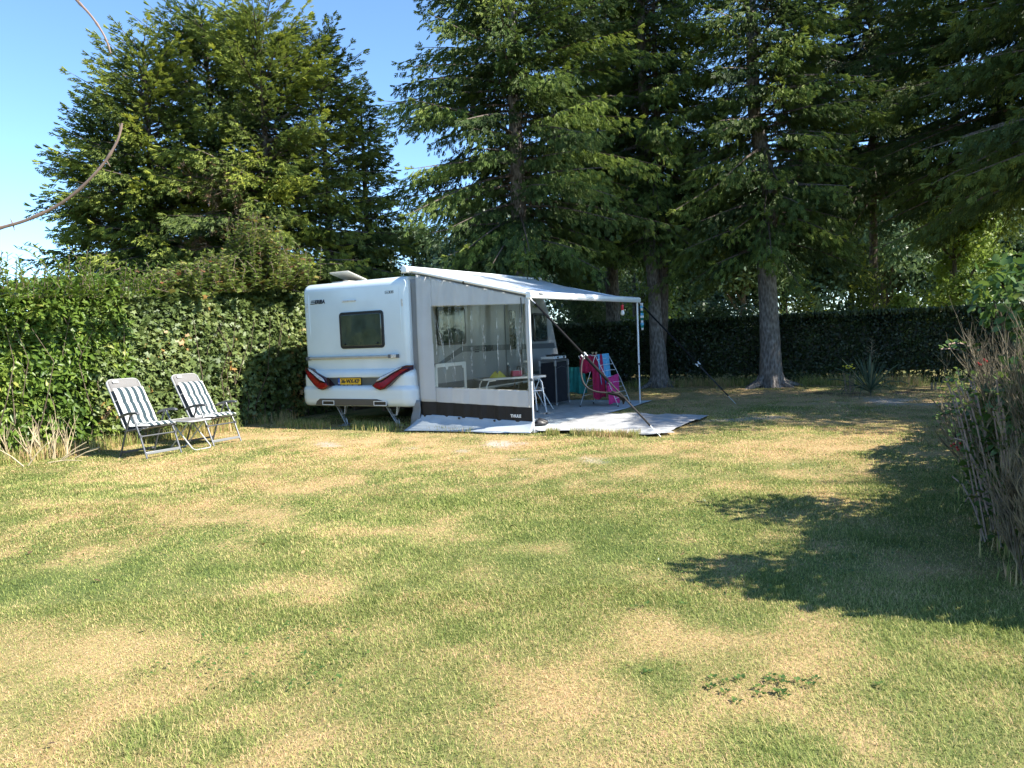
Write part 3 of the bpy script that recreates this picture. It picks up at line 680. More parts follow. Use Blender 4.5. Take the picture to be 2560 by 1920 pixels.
# left: cherry laurel then lobed-leaf shrubs, one continuous green wall on the line HL + AV*s
hl = thing('laurel_hedge', 'glossy cherry laurel hedge with large leaves behind the two recliners', 'hedge', (0, 0, 0))
o = HL-AV*6.3; L = 4.3
hfl = lambda a: 2.26+.10*np.sin(a*2.1)+.25*(fbm(a, a*0, 64, .6, 3)-.5)+.10*np.clip(a-2.5, 0, 1)
v1 = hedge_leaves(21000, o, AV, NV, L, hfl, .9, R, (LAUREL, LAUREL_F), .135)
# upright shoots standing above the trimmed line
def shoots(specs, R, tmpl, ls, every=.045, spread=1.0):
    pos, ax, nz, sz = [], [], [], []; mb = MB()
    for (p, tip, bend) in specs:
        p, tip = Vector(p), Vector(tip); m = (p+tip)/2+Vector(bend); ln = (tip-p).length; n = max(4, int(ln/every)); pts = []
        for i in range(n+1):
            s = i/n; q = p*(1-s)**2+m*2*s*(1-s)+tip*s*s; pts.append(q)
            a = i*2.4+R.rand(); d = Vector((math.cos(a)*spread, math.sin(a)*spread, .55+.3*s))
            pos.append(q); ax.append(d); nz.append((-d.x*.5+R.normal()*.3, -d.y*.5+R.normal()*.3, 1)); sz.append(ls*(.6+.6*R.rand())*(1-.45*s))
        mb.tube(pts[::3]+[pts[-1]], .005, n=3, cap=False)
    n = len(pos); return scatter(*tmpl, pos, ax, nz, sz, R, np.clip(R.normal(.6, .18, n), 0, 1)), mb
sp = []
def sh(u, v, D, u2, v2, bend=(0, 0, 0), D2=None): sp.append((atD(u, v, D), atD(u2, v2, D2 or D), bend))
sh(150, 720, 9.9, 45, 622, (0, 0, .25)); sh(175, 700, 10.0, 60, 612, (.05, 0, .2)); sh(215, 700, 10.3, 138, 606, (.1, 0, .2)); sh(60, 720, 9.6, 45, 640, (0, 0, .05)); sh(225, 720, 10.2, 190, 668)
for _ in range(70):
    u = R.uniform(-40, 400); D = 9.4+(u/400)*1.9; sh(u, 745, D, u+R.normal(0, 18), 735-R.uniform(30, 80)-(R.rand() < .3)*R.uniform(10, 50), (R.normal(0, .04), 0, 0))
v2, mb = shoots(sp, R, (LAUREL, LAUREL_F), .125, every=.028)
V, F_, r_ = join([v1, v2]); link(np_mesh('foliage', V, F_, r_), 'foliage', hl, 'laurel')
tw = twigs_inside(o, AV, NV, L, 2.2, .8, 150, R); k = len(tw.v); tw.v += mb.v; tw.f += [tuple(i+k for i in f) for f in mb.f]
tw.build('stems', 'twig', hl, smooth=False, fix=False)
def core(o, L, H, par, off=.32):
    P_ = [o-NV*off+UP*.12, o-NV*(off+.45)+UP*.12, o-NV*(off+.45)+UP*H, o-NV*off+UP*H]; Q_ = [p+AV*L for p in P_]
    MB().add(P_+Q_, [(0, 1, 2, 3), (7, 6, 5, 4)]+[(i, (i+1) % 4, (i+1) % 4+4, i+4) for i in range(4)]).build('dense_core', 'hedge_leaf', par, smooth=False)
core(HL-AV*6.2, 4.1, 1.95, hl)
# lobed-leaf part
hr = thing('leafy_hedge', 'dull green lobed-leaf hedge between the laurel and the caravan', 'hedge', (0, 0, 0))
o2 = HL-AV*2.55; L2 = 7.5
hf2 = lambda a: 2.3+.35*(fbm(a, a*0, 66, .8, 3)-.4)
v1 = hedge_leaves(26000, o2, AV, NV, L2, hf2, .8, R, (LOBED, LOBED_F), .085, bulge=.2)
link(np_mesh('foliage', *v1), 'foliage', hr, 'ivy')
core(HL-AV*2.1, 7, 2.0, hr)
twigs_inside(o2, AV, NV, L2, 2.2, .8, 170, R).build('stems', 'twig', hr, smooth=False, fix=False)
# taller shrub with reddish leaves standing out of it
ts = thing('tall_shrub', 'tall shrub with yellowing and reddish leaves rising above the leafy hedge', 'shrub', (0, 0, 0))
sp = []
for u0, v0, D, w, hh, n in ((635, 690, 13.6, 80, 150, 150), (560, 700, 13.0, 70, 70, 60), (470, 705, 12.4, 60, 55, 50), (720, 690, 14.2, 60, 70, 70), (400, 700, 11.9, 50, 30, 30)):
    for _ in range(n):
        u = u0+R.normal()*w*.45; sh(u, v0+30, D+R.uniform(0, .7), u+R.normal()*18, v0-hh*abs(math.cos((u-u0)/w))*R.uniform(.3, 1.1), (R.normal(0, .3), R.normal(0, .2), R.normal(0, .1)))
sh(800, 700, 14.2, 803, 615); sh(500, 720, 12.4, 512, 652); sh(770, 710, 14.2, 775, 640)
v1, mb = shoots(sp, R, (LOBED, LOBED_F), .13, every=.042, spread=1.4); link(np_mesh('foliage', *v1), 'foliage', ts, 'maple')
mb.build('stems', 'twig', ts, smooth=False, fix=False)

# far clipped hedge
o = HB-HBd*6.9; L = 13.5; HH_ = 1.52
hb = thing('clipped_hedge', 'dark clipped evergreen hedge across the back of the pitch', 'hedge', (0, 0, 0))
v1 = hedge_leaves(52000, o, HBd, HBn, L, lambda a: HH_+.03*np.sin(a*3)+.06*(fbm(a, a*0, 69, .4, 3)-.5), .9, R, (SMALL, SMALL_F), .075, face=.62, shell=.16, bulge=.06, hang=-.1)
n = 9000; a = R.rand(n)*L; d = R.rand(n)*.9
v2 = scatter(SMALL, SMALL_F, np.array(o)+np.array(HBd)*a[:, None]-np.array(HBn)*d[:, None]+np.array([0, 0, HH_-.03])+np.array([0, 0, .07])*R.rand(n)[:, None], unit(n, R)*.4+np.array([0, 0, 1]), unit(n, R), .09*(.6+.8*R.rand(n)), R, R.uniform(.5, 1, n))
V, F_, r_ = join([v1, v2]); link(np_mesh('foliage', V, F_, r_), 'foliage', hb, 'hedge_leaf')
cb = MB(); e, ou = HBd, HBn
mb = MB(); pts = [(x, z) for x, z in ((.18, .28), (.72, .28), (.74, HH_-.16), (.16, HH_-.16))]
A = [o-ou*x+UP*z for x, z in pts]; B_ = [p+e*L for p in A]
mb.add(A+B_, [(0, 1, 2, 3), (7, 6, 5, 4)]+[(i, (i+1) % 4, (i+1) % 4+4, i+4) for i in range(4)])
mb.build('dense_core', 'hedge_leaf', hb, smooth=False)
mb = MB()
for i in range(46):
    p = o+e*(.15+i*.29)-ou*.45; MB().tube([p+UP*-.05, p+UP*.35], .03, n=6).build('stem', 'dark_bark', hb)

# ------------------------------------------------------------------ broadleaf trees and shrubs beyond the far hedge
def clump_tree(name, label, cat, base, H, zb, rx, m, seed, nl=9000, ls=.11, group=None, trunk=True, nb=22, gap=.15, narrow=1.0):
    R = np.random.RandomState(seed); t = thing(name, label, cat, (base[0], base[1], 0), 0, group)
    ce = []; mb = MB()
    if trunk: mb.tube([(0, 0, -.05), (0, 0, H*.3), (R.normal()*.1, 0, H*.6), (0, 0, H*.92)], [.04*H**.7, .03*H**.7, .02*H**.7, .01], n=8)
    for i in range(nb):
        s = R.rand()**.8; z = zb+(H-zb)*(.06+.9*s); rr = rx*math.sqrt(max(.05, 1-(2*s*.95-.8)**2*.75))*narrow; a = R.rand()*6.28; d = rr*R.uniform(.25, .8)
        c = np.array([d*math.cos(a), d*math.sin(a), z]); ce.append((c, rr*R.uniform(.28, .48)))
        if trunk: mb.tube([(0, 0, max(.3, z-d*.9)), tuple(c*.6+np.array([0, 0, z])*.38), tuple(c)], [.018*H**.6, .012*H**.6, .004], n=4, cap=False)
    ce.append((np.array([0, 0, H-rx*.3]), rx*.35))
    k = nl//len(ce); P, N_, C_ = [], [], []
    for c, r in ce:
        q = unit(k, R); rad_ = r*(R.rand(k)**.45)*(.8+.5*fbm(q[:, 0]*2+c[0], q[:, 1]*2+q[:, 2]*2, 7, .7, 2)); P.append(c+q*rad_[:, None]*np.array([1, 1, .8])); N_.append(q+unit(k, R)*.7+np.array([0, 0, .3])); C_.append(np.clip(R.normal(.45, .15)+R.normal(0, .13, k), 0, 1))
    P, N_, C_ = map(np.concatenate, (P, N_, C_)); n = len(P)
    v = scatter(SMALL, SMALL_F, P, unit(n, R)+np.array([0, 0, -.3]), N_, ls*(.6+.8*R.rand(n)), R, C_)
    link(np_mesh('crown', *v), 'crown', t, m)
    if trunk: mb.build('trunk', 'dark_bark', t)
    return t
def gxy(u, D): p = atD(u, 820, D); return (p.x, p.y)
def ztop(u, v, D): return atD(u, v, D).z
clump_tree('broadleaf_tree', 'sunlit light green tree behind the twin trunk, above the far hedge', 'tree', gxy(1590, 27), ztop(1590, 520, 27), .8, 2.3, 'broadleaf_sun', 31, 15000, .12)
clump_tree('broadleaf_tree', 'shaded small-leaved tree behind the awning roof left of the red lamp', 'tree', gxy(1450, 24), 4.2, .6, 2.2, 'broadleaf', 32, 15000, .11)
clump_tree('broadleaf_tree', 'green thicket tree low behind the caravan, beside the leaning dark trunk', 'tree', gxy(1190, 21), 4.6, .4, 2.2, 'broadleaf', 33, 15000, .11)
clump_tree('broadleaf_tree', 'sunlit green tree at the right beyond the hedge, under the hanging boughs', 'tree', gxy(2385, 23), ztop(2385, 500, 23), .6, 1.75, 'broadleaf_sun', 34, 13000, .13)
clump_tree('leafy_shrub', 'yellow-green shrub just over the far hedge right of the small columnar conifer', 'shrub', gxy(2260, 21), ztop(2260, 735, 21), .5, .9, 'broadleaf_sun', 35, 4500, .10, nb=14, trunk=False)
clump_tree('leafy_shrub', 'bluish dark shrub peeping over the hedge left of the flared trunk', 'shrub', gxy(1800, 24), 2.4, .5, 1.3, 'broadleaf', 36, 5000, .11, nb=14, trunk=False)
# the dark wood far behind reads as individual tall trees at the front of a mass
for i, (u, D, v, w) in enumerate(((1480, 44, 470, 4.2), (1680, 46, 455, 4.4), (1860, 43, 430, 4.2), (2040, 47, 400, 4.6), (2210, 44, 360, 4.4), (2370, 46, 420, 4.4), (2560, 42, 400, 4.5), (1250, 45, 500, 4.5), (1040, 48, 560, 4.5), (860, 50, 580, 4.5), (1580, 52, 470, 5), (1770, 53, 470, 5), (1960, 52, 440, 5), (2130, 54, 430, 5), (2290, 52, 430, 5), (2460, 53, 430, 5))):
    x, y = gxy(u, D)
    lab = ['dark tree far beyond the hedge, behind the far end of the awning', 'dark tree far beyond the hedge, seen between the twin trunk and the flared trunk', 'dark tree far beyond the hedge, directly behind the flared trunk', 'dark distant tree above the small round conifer', 'tall dark distant tree above the columnar conifer',
           'dark distant tree behind the sunlit right-hand tree', 'dark distant tree at the right edge of the view', 'dark distant tree behind the big spruce over the awning', 'distant tree glimpsed between the two spruce groups', 'distant tree hidden behind the left spruces', 'second-row distant tree just left of the twin trunk gap', 'second-row distant tree just left of the flared trunk', 'second-row distant tree just right of the flared trunk', 'second-row distant tree left of the columnar conifer top', 'second-row distant tree right of the columnar conifer', 'second-row distant tree behind the right-hand boughs'][i]
    if i == 0: d0 = clump_tree('background_tree', lab, 'tree', (x, y), ztop(u, v, D), -.6, w, 'broadleaf', 40, 26000, .24, 'dark wood beyond the hedge', nb=34); H0 = ztop(u, v, D)
    else:
        c = copy_tree(d0); c.location = (x, y, 0); c.rotation_euler.z = i*1.3; s = ztop(u, v, D)/H0; c.scale = (w/4.2, w/4.2, s); c['label'] = lab
# small conifers just over the hedge
def mini(u, D, vt, R0, label, prof, m, seed, name, cat, **kw):
    x, y = gxy(u, D); H = ztop(u, vt, D); me, wood, n = spruce_mesh(seed=seed, H=H, zb=.25, R0=R0, prof=prof, rscale=.62, dens=1.5, **kw)
    t = thing(name, label, cat, (x, y, 0)); link(me, 'crown', t, m); MB().tube([(0, 0, -.05), (0, 0, H*.9)], [.05, .01], n=6).build('trunk', 'dark_bark', t)
mini(1968, 22.5, 690, 1.15, 'small sunlit round conifer looking over the hedge right of the flared trunk', lambda t: math.sqrt(max(0, 1-t**2))*.98, 'needles_light', 51, 'young_conifer', 'conifer', asc0=10, asc1=60, droop=.2)
for du, vt, r0, lb in ((2155, 716, .35, 'stubby left column of the small upright conifer pair over the hedge'), (2185, 700, .42, 'taller right column of the small upright conifer pair over the hedge')):
    mini(du, 21, vt, r0, lb, lambda t: (1-t)**.45, 'needles_light', 52, 'columnar_conifer', 'conifer', asc0=60, asc1=75, droop=-.9)
# something white parked beyond the hedge, only its roof edge shows
vx = gxy(1440, 26); pv = thing('parked_caravan', 'white roof of another caravan glimpsed over the far hedge behind the awning', 'caravan', (vx[0], vx[1], 0), .35)
MB().prism([(-2.2, .35), (2.1, .35), (2.35, .9), (1.9, 1.52), (-2.1, 1.56), (-2.25, 1.3)], (0, -.9, 0), (1, 0, 0), (0, 0, 1), (0, 1, 0), 1.8).build('body', 'white_paint', pv, bevel=.08)
mb = MB(); [mb.tube([(-.1, s*.92, .3), (-.1, s*.80, .3)], .29, n=20) for s in (-1, 1)]; mb.build('wheel', 'rubber', pv)
MB().prism(rrect(-1.2, .2, .8, 1.3, .08), (0, -.93, 0), (1, 0, 0), (0, 0, 1), (0, 1, 0), .02).build('window', 'window', pv)

# ------------------------------------------------------------------ right-hand side: dead hedge, brambles
R = np.random.RandomState(27)
def dead_bush(name, label, c, n, H, spread, lean, seed, rr=.010, group=None, kids=(7, 4, 3)):
    R = np.random.RandomState(seed); t = thing(name, label, 'shrub', c, 0, group); mb = MB()
    def grow(p, d, ln, r, lvl):
        pts = [p]; rs = [r]; k = 4
        for i in range(k):
            d = (d+Vector((R.normal()*.10, R.normal()*.10, .08+R.normal()*.05))).normalized(); p = p+d*(ln/k); pts.append(p); rs.append(r*(1-.7*(i+1)/k))
        mb.tube(pts, rs, n=4 if lvl else 5, cap=False)
        if lvl < 3:
            for _ in range(kids[lvl]):
                q = R.randint(1, k+1); a = R.rand()*6.28
                nd = (d+Vector((math.cos(a), math.sin(a), .15))*R.uniform(.25, .6)).normalized(); grow(pts[q], nd, ln*R.uniform(.4, .62), rs[q]*.75+.0012, lvl+1)
    for i in range(n):
        a = R.rand()*6.28; q = R.rand()**.5
        p = Vector((math.cos(a)*spread[0]*q*.6, math.sin(a)*spread[1]*q*.6, -.03)); d = Vector((math.cos(a)*q*.2+lean[0], math.sin(a)*q*.25+lean[1], 1)).normalized()
        grow(p, d, H*R.uniform(.55, .72), rr*R.uniform(.7, 1.3), 0)
    mb.build('twigs', 'dead_twig', t, smooth=False, fix=False); return t
GD = 'leafless grey bushes of the right-hand boundary'
dead_bush('dead_bush', 'nearest leafless grey bush at the right edge, fine upright twigs', (3.12, 4.5, 0), 34, 1.18, (.34, .75), (.02, .0), 61, rr=.0075, group=GD)
dead_bush('dead_bush', 'second leafless bush, just behind the nearest one, with bramble in front', (4.25, 6.2, 0), 26, 1.15, (.38, .8), (.05, 0), 62, rr=.008, group=GD)
dead_bush('dead_bush', 'low leafless twigs at the very right edge of the lawn', (2.72, 3.85, 0), 16, .8, (.2, .3), (0, 0), 63, rr=.008, group=GD)
def bramble(name, label, c, n, R, H, rx, ls=.075, m='bramble', mirror=1, group=None, ry=None):
    t = thing(name, label, 'bramble', c, 0, group); sp = []
    for _ in range(n):
        a = R.rand()*6.28; q = R.rand()**.5; p = Vector((math.cos(a)*rx*q*.6, math.sin(a)*(ry or rx)*q*.6, R.uniform(0, .3*H))); tip = Vector((math.cos(a)*rx*q*1.1, math.sin(a)*(ry or rx)*q*1.1, H*R.uniform(.35, 1.0)))
        sp.append((p, tip, (0, 0, R.uniform(0, .3))))
    v, mb = shoots(sp, R, (LAUREL*np.array([1, 1.9, 1]), LAUREL_F), ls, every=.05); link(np_mesh('foliage', *v), 'foliage', t, m); mb.build('stems', 'stem', t, smooth=False, fix=False)
    return t
bramble('bramble', 'bramble leaves hanging over the lawn along the near face of the dead bush', (2.92, 4.3, 0), 60, R, 1.05, .20, .065, ry=.7)
b1 = bramble('bramble', 'green bramble growing through the dead bush, with ripening berries', (3.62, 5.6, 0), 50, R, 1.05, .5)
mb = MB()
for u, v, D in ((2460, 900, 4.9), (2450, 912, 4.9), (2466, 904, 4.85), (2385, 1110, 4.9), (2392, 1118, 4.9), (2378, 1114, 4.95), (2400, 1108, 4.9), (2395, 1124, 4.9), (2444, 908, 4.9)):
    p = atD(u, v, D)-Vector((3.62, 5.6, 0)); mb.lathe([(.001, -.009), (.007, -.005), (.009, 0), (.007, .006), (.001, .009)], p, 10)
mb.build('berry', 'berry', b1)
sp = []; off = Vector((3.62, 5.6, 0))
for a, b, D, D2 in (((2440, 900), (2352, 872), 5.3, 5.0), ((2440, 880), (2372, 860), 5.3, 5.0), ((2430, 960), (2378, 955), 5.3, 5.1), ((2430, 1050), (2352, 1040), 5.4, 5.0), ((2440, 1000), (2400, 990), 5.3, 5.0), ((2430, 950), (2390, 1120), 5.2, 4.9)):
    sp.append((atD(*a, D)-off, atD(*b, D2)-off, (0, 0, .06)))
v, mb = shoots(sp, R, (LAUREL*np.array([1, 1.9, 1]), LAUREL_F), .075, every=.04); link(np_mesh('arching_leaves', *v), 'arching_leaves', b1, 'bramble'); mb.build('canes', 'stem', b1, smooth=False, fix=False)
bramble('bramble', 'low dark bramble spilling onto the lawn at the foot of the dead bush', (3.25, 4.9, 0), 40, R, .55, .35)
bramble('bramble', 'bramble patch further back between dead bush and bare soil', (5.6, 8.7, 0), 60, R, .9, .7, .08)
# elder above the dead bush and along the boundary out of view, which shades the right of the lawn
def leafy(name, label, c, n, R, H, rx, ry, z0=.4, m='bramble', ls=.12, cat='shrub'):
    t = thing(name, label, cat, c, 0); k = n; q = unit(k, R); rr_ = R.rand(k)**.4
    P = np.stack([q[:, 0]*rr_*rx, q[:, 1]*rr_*ry, z0+(H-z0)*(.5+.5*q[:, 2]*rr_)], -1)
    P *= (1+.25*(fbm(P[:, 0]+c[0], P[:, 1]+P[:, 2], 77, .4, 3)-.5))[:, None]
    v = scatter(LAUREL*np.array([1, 1.7, 1]), LAUREL_F, P, unit(k, R)+q*.6, q+unit(k, R)*.6+np.array([0, 0, .5]), ls*(.5+.7*R.rand(k)), R, np.clip(R.normal(.5, .2, k), 0, 1)); link(np_mesh('foliage', *v), 'foliage', t, m)
    mb = MB()
    for _ in range(16):
        a = R.rand()*6.28; mb.tube([(.1*math.cos(a), .1*math.sin(a), -.05), (rx*.3*math.cos(a), ry*.3*math.sin(a), H*.45), (rx*.7*math.cos(a), ry*.7*math.sin(a), H*.8)], [.02, .012, .004], n=4, cap=False)
    mb.build('stems', 'twig', t, smooth=False, fix=False); return t
leafy('elder_shrub', 'light green leafy shrub standing behind and above the dead bush at the right edge', (3.68, 5.2, 0), 900, R, 1.85, .50, .5, 1.25, ls=.085)
leafy('elder_shrub', 'tall leafy shrub at the near end of the boundary, outside the right edge', (3.3, 3.55, 0), 3000, R, 2.05, .6, .5, .1)
leafy('bramble', 'dark leaves filling the lower inside of the nearest dead bush', (3.22, 4.5, 0), 4200, R, 1.2, .36, .7, .02, ls=.08, cat='bramble')
bh = thing('boundary_hedge', 'mixed leafy boundary hedge at the right, behind the leafless bushes', 'hedge', (0, 0, 0))
ob = Vector((2.95, 3.55, 0)); v1 = hedge_leaves(15000, ob, AV, -NV, 9.6, lambda a: 1.42+.5*(fbm(a, a*0, 88, .9, 3)-.45)-.5*np.clip((.5-a)/.5, 0, 1), .9, R, (LAUREL*np.array([1, 1.7, 1]), LAUREL_F), .11, shell=.4, bulge=.35)
link(np_mesh('foliage', *v1), 'foliage', bh, 'bramble'); twigs_inside(ob, AV, -NV, 9.6, 1.3, .8, 160, R, .007).build('stems', 'twig', bh, smooth=False, fix=False)
# trimmings and dry stalks at the foot of the laurel, left
R = np.random.RandomState(37)
dbs = dead_bush('cut_shrub', 'pruned woody shrub with pale dry stems at the left edge', (*c2(G(90, 1150)), 0), 26, .75, (.75, .3), (0, 0), 64, rr=.011, kids=(2, 1, 0))
for q in bpy.data.objects:
    if q.parent == dbs: q.data.materials.clear(); q.data.materials.append(M['dry_stalk'])
b = bramble('weed_clump', 'small-leaved weeds growing among the cut stems at the left edge', (*c2(G(170, 1120)), 0), 120, R, .62, .8, .035, 'ivy', ry=.4); b['category'] = 'weeds'
b = bramble('weed_clump', 'small-leaved weeds under the laurel beside the left recliner', (*c2(G(330, 1108)), 0), 60, R, .35, .6, .03, 'ivy', ry=.3); b['category'] = 'weeds'
b = bramble('weed_clump', 'dark green nettles at the foot of the hedge by the caravan', (*c2(G(665, 1050)), 0), 60, R, .35, .5, .05, 'bramble', ry=.4); b['category'] = 'weeds'
mb = MB()
for u, v, u2, v2, z2 in ((120, 1160, 205, 1155, .03), (150, 1155, 216, 1105, .0), (160, 1150, 222, 1118, 0), (205, 1140, 250, 1118, 0), (60, 1170, 0, 1125, 0), (70, 1168, 118, 1108, 0), (185, 1150, 245, 1122, 0)):
    p = G(u, v)+UP*.015; q = atD(u2, v2, p.y+.05); q.z = max(q.z, .02); mb.tube([p, (p+q)/2+UP*.02, q], [.010, .008, .005], n=5)
cbh = thing('cut_branches', 'heap of pale dry cut branches lying under the laurel hedge', 'branches'); mb.build('branch', 'dry_stalk', cbh)

# yucca and flower
R = np.random.RandomState(47)
yp = G(2175, 990); yu = thing('yucca', 'yucca with sword-shaped leaves and a dry flower stalk before the far hedge', 'yucca', (yp.x, yp.y, 0))
mb = MB(); rl = []
for i in range(64):
    a = R.rand()*6.28; el = rad(R.uniform(12, 88)); ln = R.uniform(.45, .85); pts = []; bend = R.uniform(.0, .25) if el > .6 else R.uniform(.3, .9)
    ca, sa = math.cos(a), math.sin(a); w = R.uniform(.014, .024)
    for s in (0, .2, .5, .8, 1):
        r = ln*s*math.cos(el); z = .08+ln*s*math.sin(el)-bend*ln*max(0, s-.4)**2*1.6; ww = w*(.7+s if s < .3 else 1.15*(1-s)**.6+.02)
        pts.append((ca*r-sa*ww, sa*r+ca*ww, z+.01)); pts.append((ca*r, sa*r, z-.006)); pts.append((ca*r+sa*ww, sa*r-ca*ww, z+.01))
    k = len(mb.v); mb.v += pts; rl += [R.rand()]*15
    for j in range(4):
        for c in (0, 1): mb.f.append((k+j*3+c, k+j*3+c+1, k+j*3+c+4, k+j*3+c+3))
o = mb.build('leaves', 'yucca', yu, fix=False); at = o.data.attributes.new('rnd', 'FLOAT', 'POINT'); at.data.foreach_set('value', np.array(rl, np.float32))
mb = MB(); mb.tube([(0, 0, 0), (.03, 0, .6), (.05, 0, 1.05)], [.010, .007, .004], n=5)
for i in range(16):
    z = .68+.025*i; a = i*2.4; l = .16*(1-i/20); mb.tube([(.04, 0, z), (.04+l*math.cos(a), l*math.sin(a)*.8, z+l*.7)], .0035, n=4)
mb.build('flower_stalk', 'dead_twig', yu)
b = bramble('ragwort', 'yellow-flowered weed at the left side of the yucca', (yp.x-.42, yp.y-.1, 0), 10, R, .5, .12, .06); b['category'] = 'flower'
mb = MB()
for i in range(16): mb.lathe([(.002, -.008), (.018, -.002), (.014, .010), (.002, .012)], (R.normal()*.05, R.normal()*.05, .56+R.normal()*.02), 8)
mb.build('flower', 'yellow_flower', b)
mb = MB(); pk = G(2328, 975)
for dx in (0, .07):
  mb = MB(); mb.prism([(0, -.05), (.035, -.05), (.035, .13), (.017, .15), (0, .13)], (pk.x+dx, pk.y, 0), (1, 0, 0), (0, 0, 1), (0, 1, 0), .02)
  tag(mb.build('stake', 'dead_twig', None), ('left' if dx == 0 else 'right')+' of two short grey wooden stakes at the hedge foot right of the yucca', 'stake', 'short stakes by the hedge')

# near bramble shoots arching into the sky, top left
def arch(pts, rs, label, side):
    t = thing('bramble_shoot', label, 'twig', (pts[0][0], pts[0][1], 0), 0); p0 = Vector((pts[0][0], pts[0][1], 0)); P = [Vector(p)-p0 for p in pts]
    Q = []
    for i in range(len(P)-1):
        a, b, c, d = P[max(i-1, 0)], P[i], P[i+1], P[min(i+2, len(P)-1)]
        for k in range(6):
            s = k/6; Q.append(.5*((2*b)+(c-a)*s+(2*a-5*b+4*c-d)*s*s+(3*b-a-3*c+d)*s**3))
    Q.append(P[-1]); n = len(Q)
    MB().tube(Q, [rs[0]+(rs[1]-rs[0])*i/(n-1)+(.0008 if i % 7 == 3 else 0) for i in range(n)], n=7).build('stem', 'stem', t)
    mb = MB()
    for q, d in side:
        q = Vector(q)-p0; mb.tube([q, q+Vector(d)*.6, q+Vector(d)], [.0016, .0012, .0005], n=4)
    mb.build('side_shoots', 'stem', t, smooth=False)
D = 1.6
arch([(-1.75, 1.75, 0), (-1.68, 1.72, .7), (-1.5, 1.65, 1.25)]+[tuple(atD(u, v, D)) for u, v in ((-60, 585), (0, 570), (80, 545), (170, 497), (250, 420), (292, 355), (305, 308))], (.0045, .0022),
     'blurred brown bramble shoot curving up across the sky at the left edge', [(atD(32, 560, D), (.003, 0, -.014)), (atD(32, 560, D), (-.004, 0, .012)), (atD(265, 400, D), (.008, 0, -.014)), (atD(302, 320, D), (-.004, 0, .010))])
arch([(-1.95, 1.7, 0), (-1.9, 1.7, 1.4), (-1.6, 1.66, 2.3)]+[tuple(atD(u, v, D)) for u, v in ((90, -50), (160, -30), (195, 4), (232, 45), (262, 92), (277, 133))], (.0045, .0016),
     'thin purple-brown shoot hanging in from the top edge at the left', [(atD(195, 4, D), (.006, 0, .01))])
# ------------------------------------------------------------------ caravan; local x = forward, y = away from awning, z = up
cv = thing('caravan', 'white touring caravan seen from its rear corner, awning fixed to its side', 'caravan', tuple(CO), RZ)
WID, CT = 2.26, 1.13
prof = []
def arc(cx, cz, r, a0, a1, n=6): prof.extend([(cx+r*math.cos(rad(a0+(a1-a0)*i/n)), cz+r*math.sin(rad(a0+(a1-a0)*i/n))) for i in range(n+1)])
prof += [(.03, .40), (.0, .9)]
arc(.15, 2.245, .15, 180, 95, 8)
prof += [(2.2, 2.425), (4.1, 2.41)]
arc(4.22, 2.19, .22, 88, 28, 6)
prof += [(4.66, 2.0), (4.90, 1.57), (5.04, 1.2), (5.12, .95)]
arc(5.0, .58, .12, 10, -80, 4)
prof += [(2.5, .40)]
def offset_poly(p, d):
    n = len(p); o = []
    A = sum(p[i][0]*p[(i+1) % n][1]-p[(i+1) % n][0]*p[i][1] for i in range(n)); sg = 1 if A > 0 else -1
    for i in range(n):
        a, b, c = Vector(p[i-1]), Vector(p[i]), Vector(p[(i+1) % n]); e1, e2 = (b-a).normalized(), (c-b).normalized()
        n1, n2 = Vector((-e1.y, e1.x))*sg, Vector((-e2.y, e2.x))*sg; m = (n1+n2); m = m/max(.35, m.length_squared/2)
        o.append((b.x+m.x*d, b.y+m.y*d))
    return o
mb = MB(); RB = .10; rings = []
for k in range(6):
    th = rad(90*k/5); rings.append((RB*(1-math.sin(th)), RB*(1-math.cos(th))))   # (y, inset)
sec = [(RB-RB*math.sin(rad(90*k/5)) if False else RB*(1-math.cos(rad(90*k/5))), RB*(1-math.sin(rad(90*k/5)))) for k in range(6)]
sec = [(y, ins) for y, ins in sec] + [(WID-y, ins) for y, ins in reversed(sec)]
k0 = []
for y, ins in sec:
    k0.append(len(mb.v)); mb.v += [(x, y, z) for x, z in offset_poly(prof, ins)]
n = len(prof)
for a, b in zip(k0, k0[1:]):
    for i in range(n): mb.f.append((a+i, a+(i+1) % n, b+(i+1) % n, b+i))
mb.f.append(tuple(k0[0]+i for i in range(n))); mb.f.append(tuple(k0[-1]+i for i in reversed(range(n))))
mb.build('body', 'white_paint', cv, angle=50)
# side skins (silver), both sides
sk = offset_poly(prof, .085)
for y0, dy in ((-.004, .006), (WID-.002, .006)):
    MB().prism(sk, (0, y0, 0), (1, 0, 0), (0, 0, 1), (0, 1, 0), dy).build('side_panel', 'silver_paint', cv, bevel=.002)
# corner trim column, reaching the roof
mb = MB(); mb.tube([(.03, .155, .95), (.006, .155, 1.6), (.006, .155, 2.2), (.03, .155, 2.32)], .012, n=8)
mb.tube([(.03, WID-.155, .95), (.006, WID-.155, 1.6), (.006, WID-.155, 2.2), (.03, WID-.155, 2.32)], .012, n=8); mb.build('trim_strip', 'white_paint', cv)
mb = MB()
for yy in (.095, WID-.13):
    mb.prism(rrect(yy, yy+.035, 1.92, 2.04, .015), (-.004, 0, 0), (0, 1, 0), (0, 0, 1), (1, 0, 0), .02)
mb.build('marker_lamp', 'clear_lens', cv, bevel=.004)
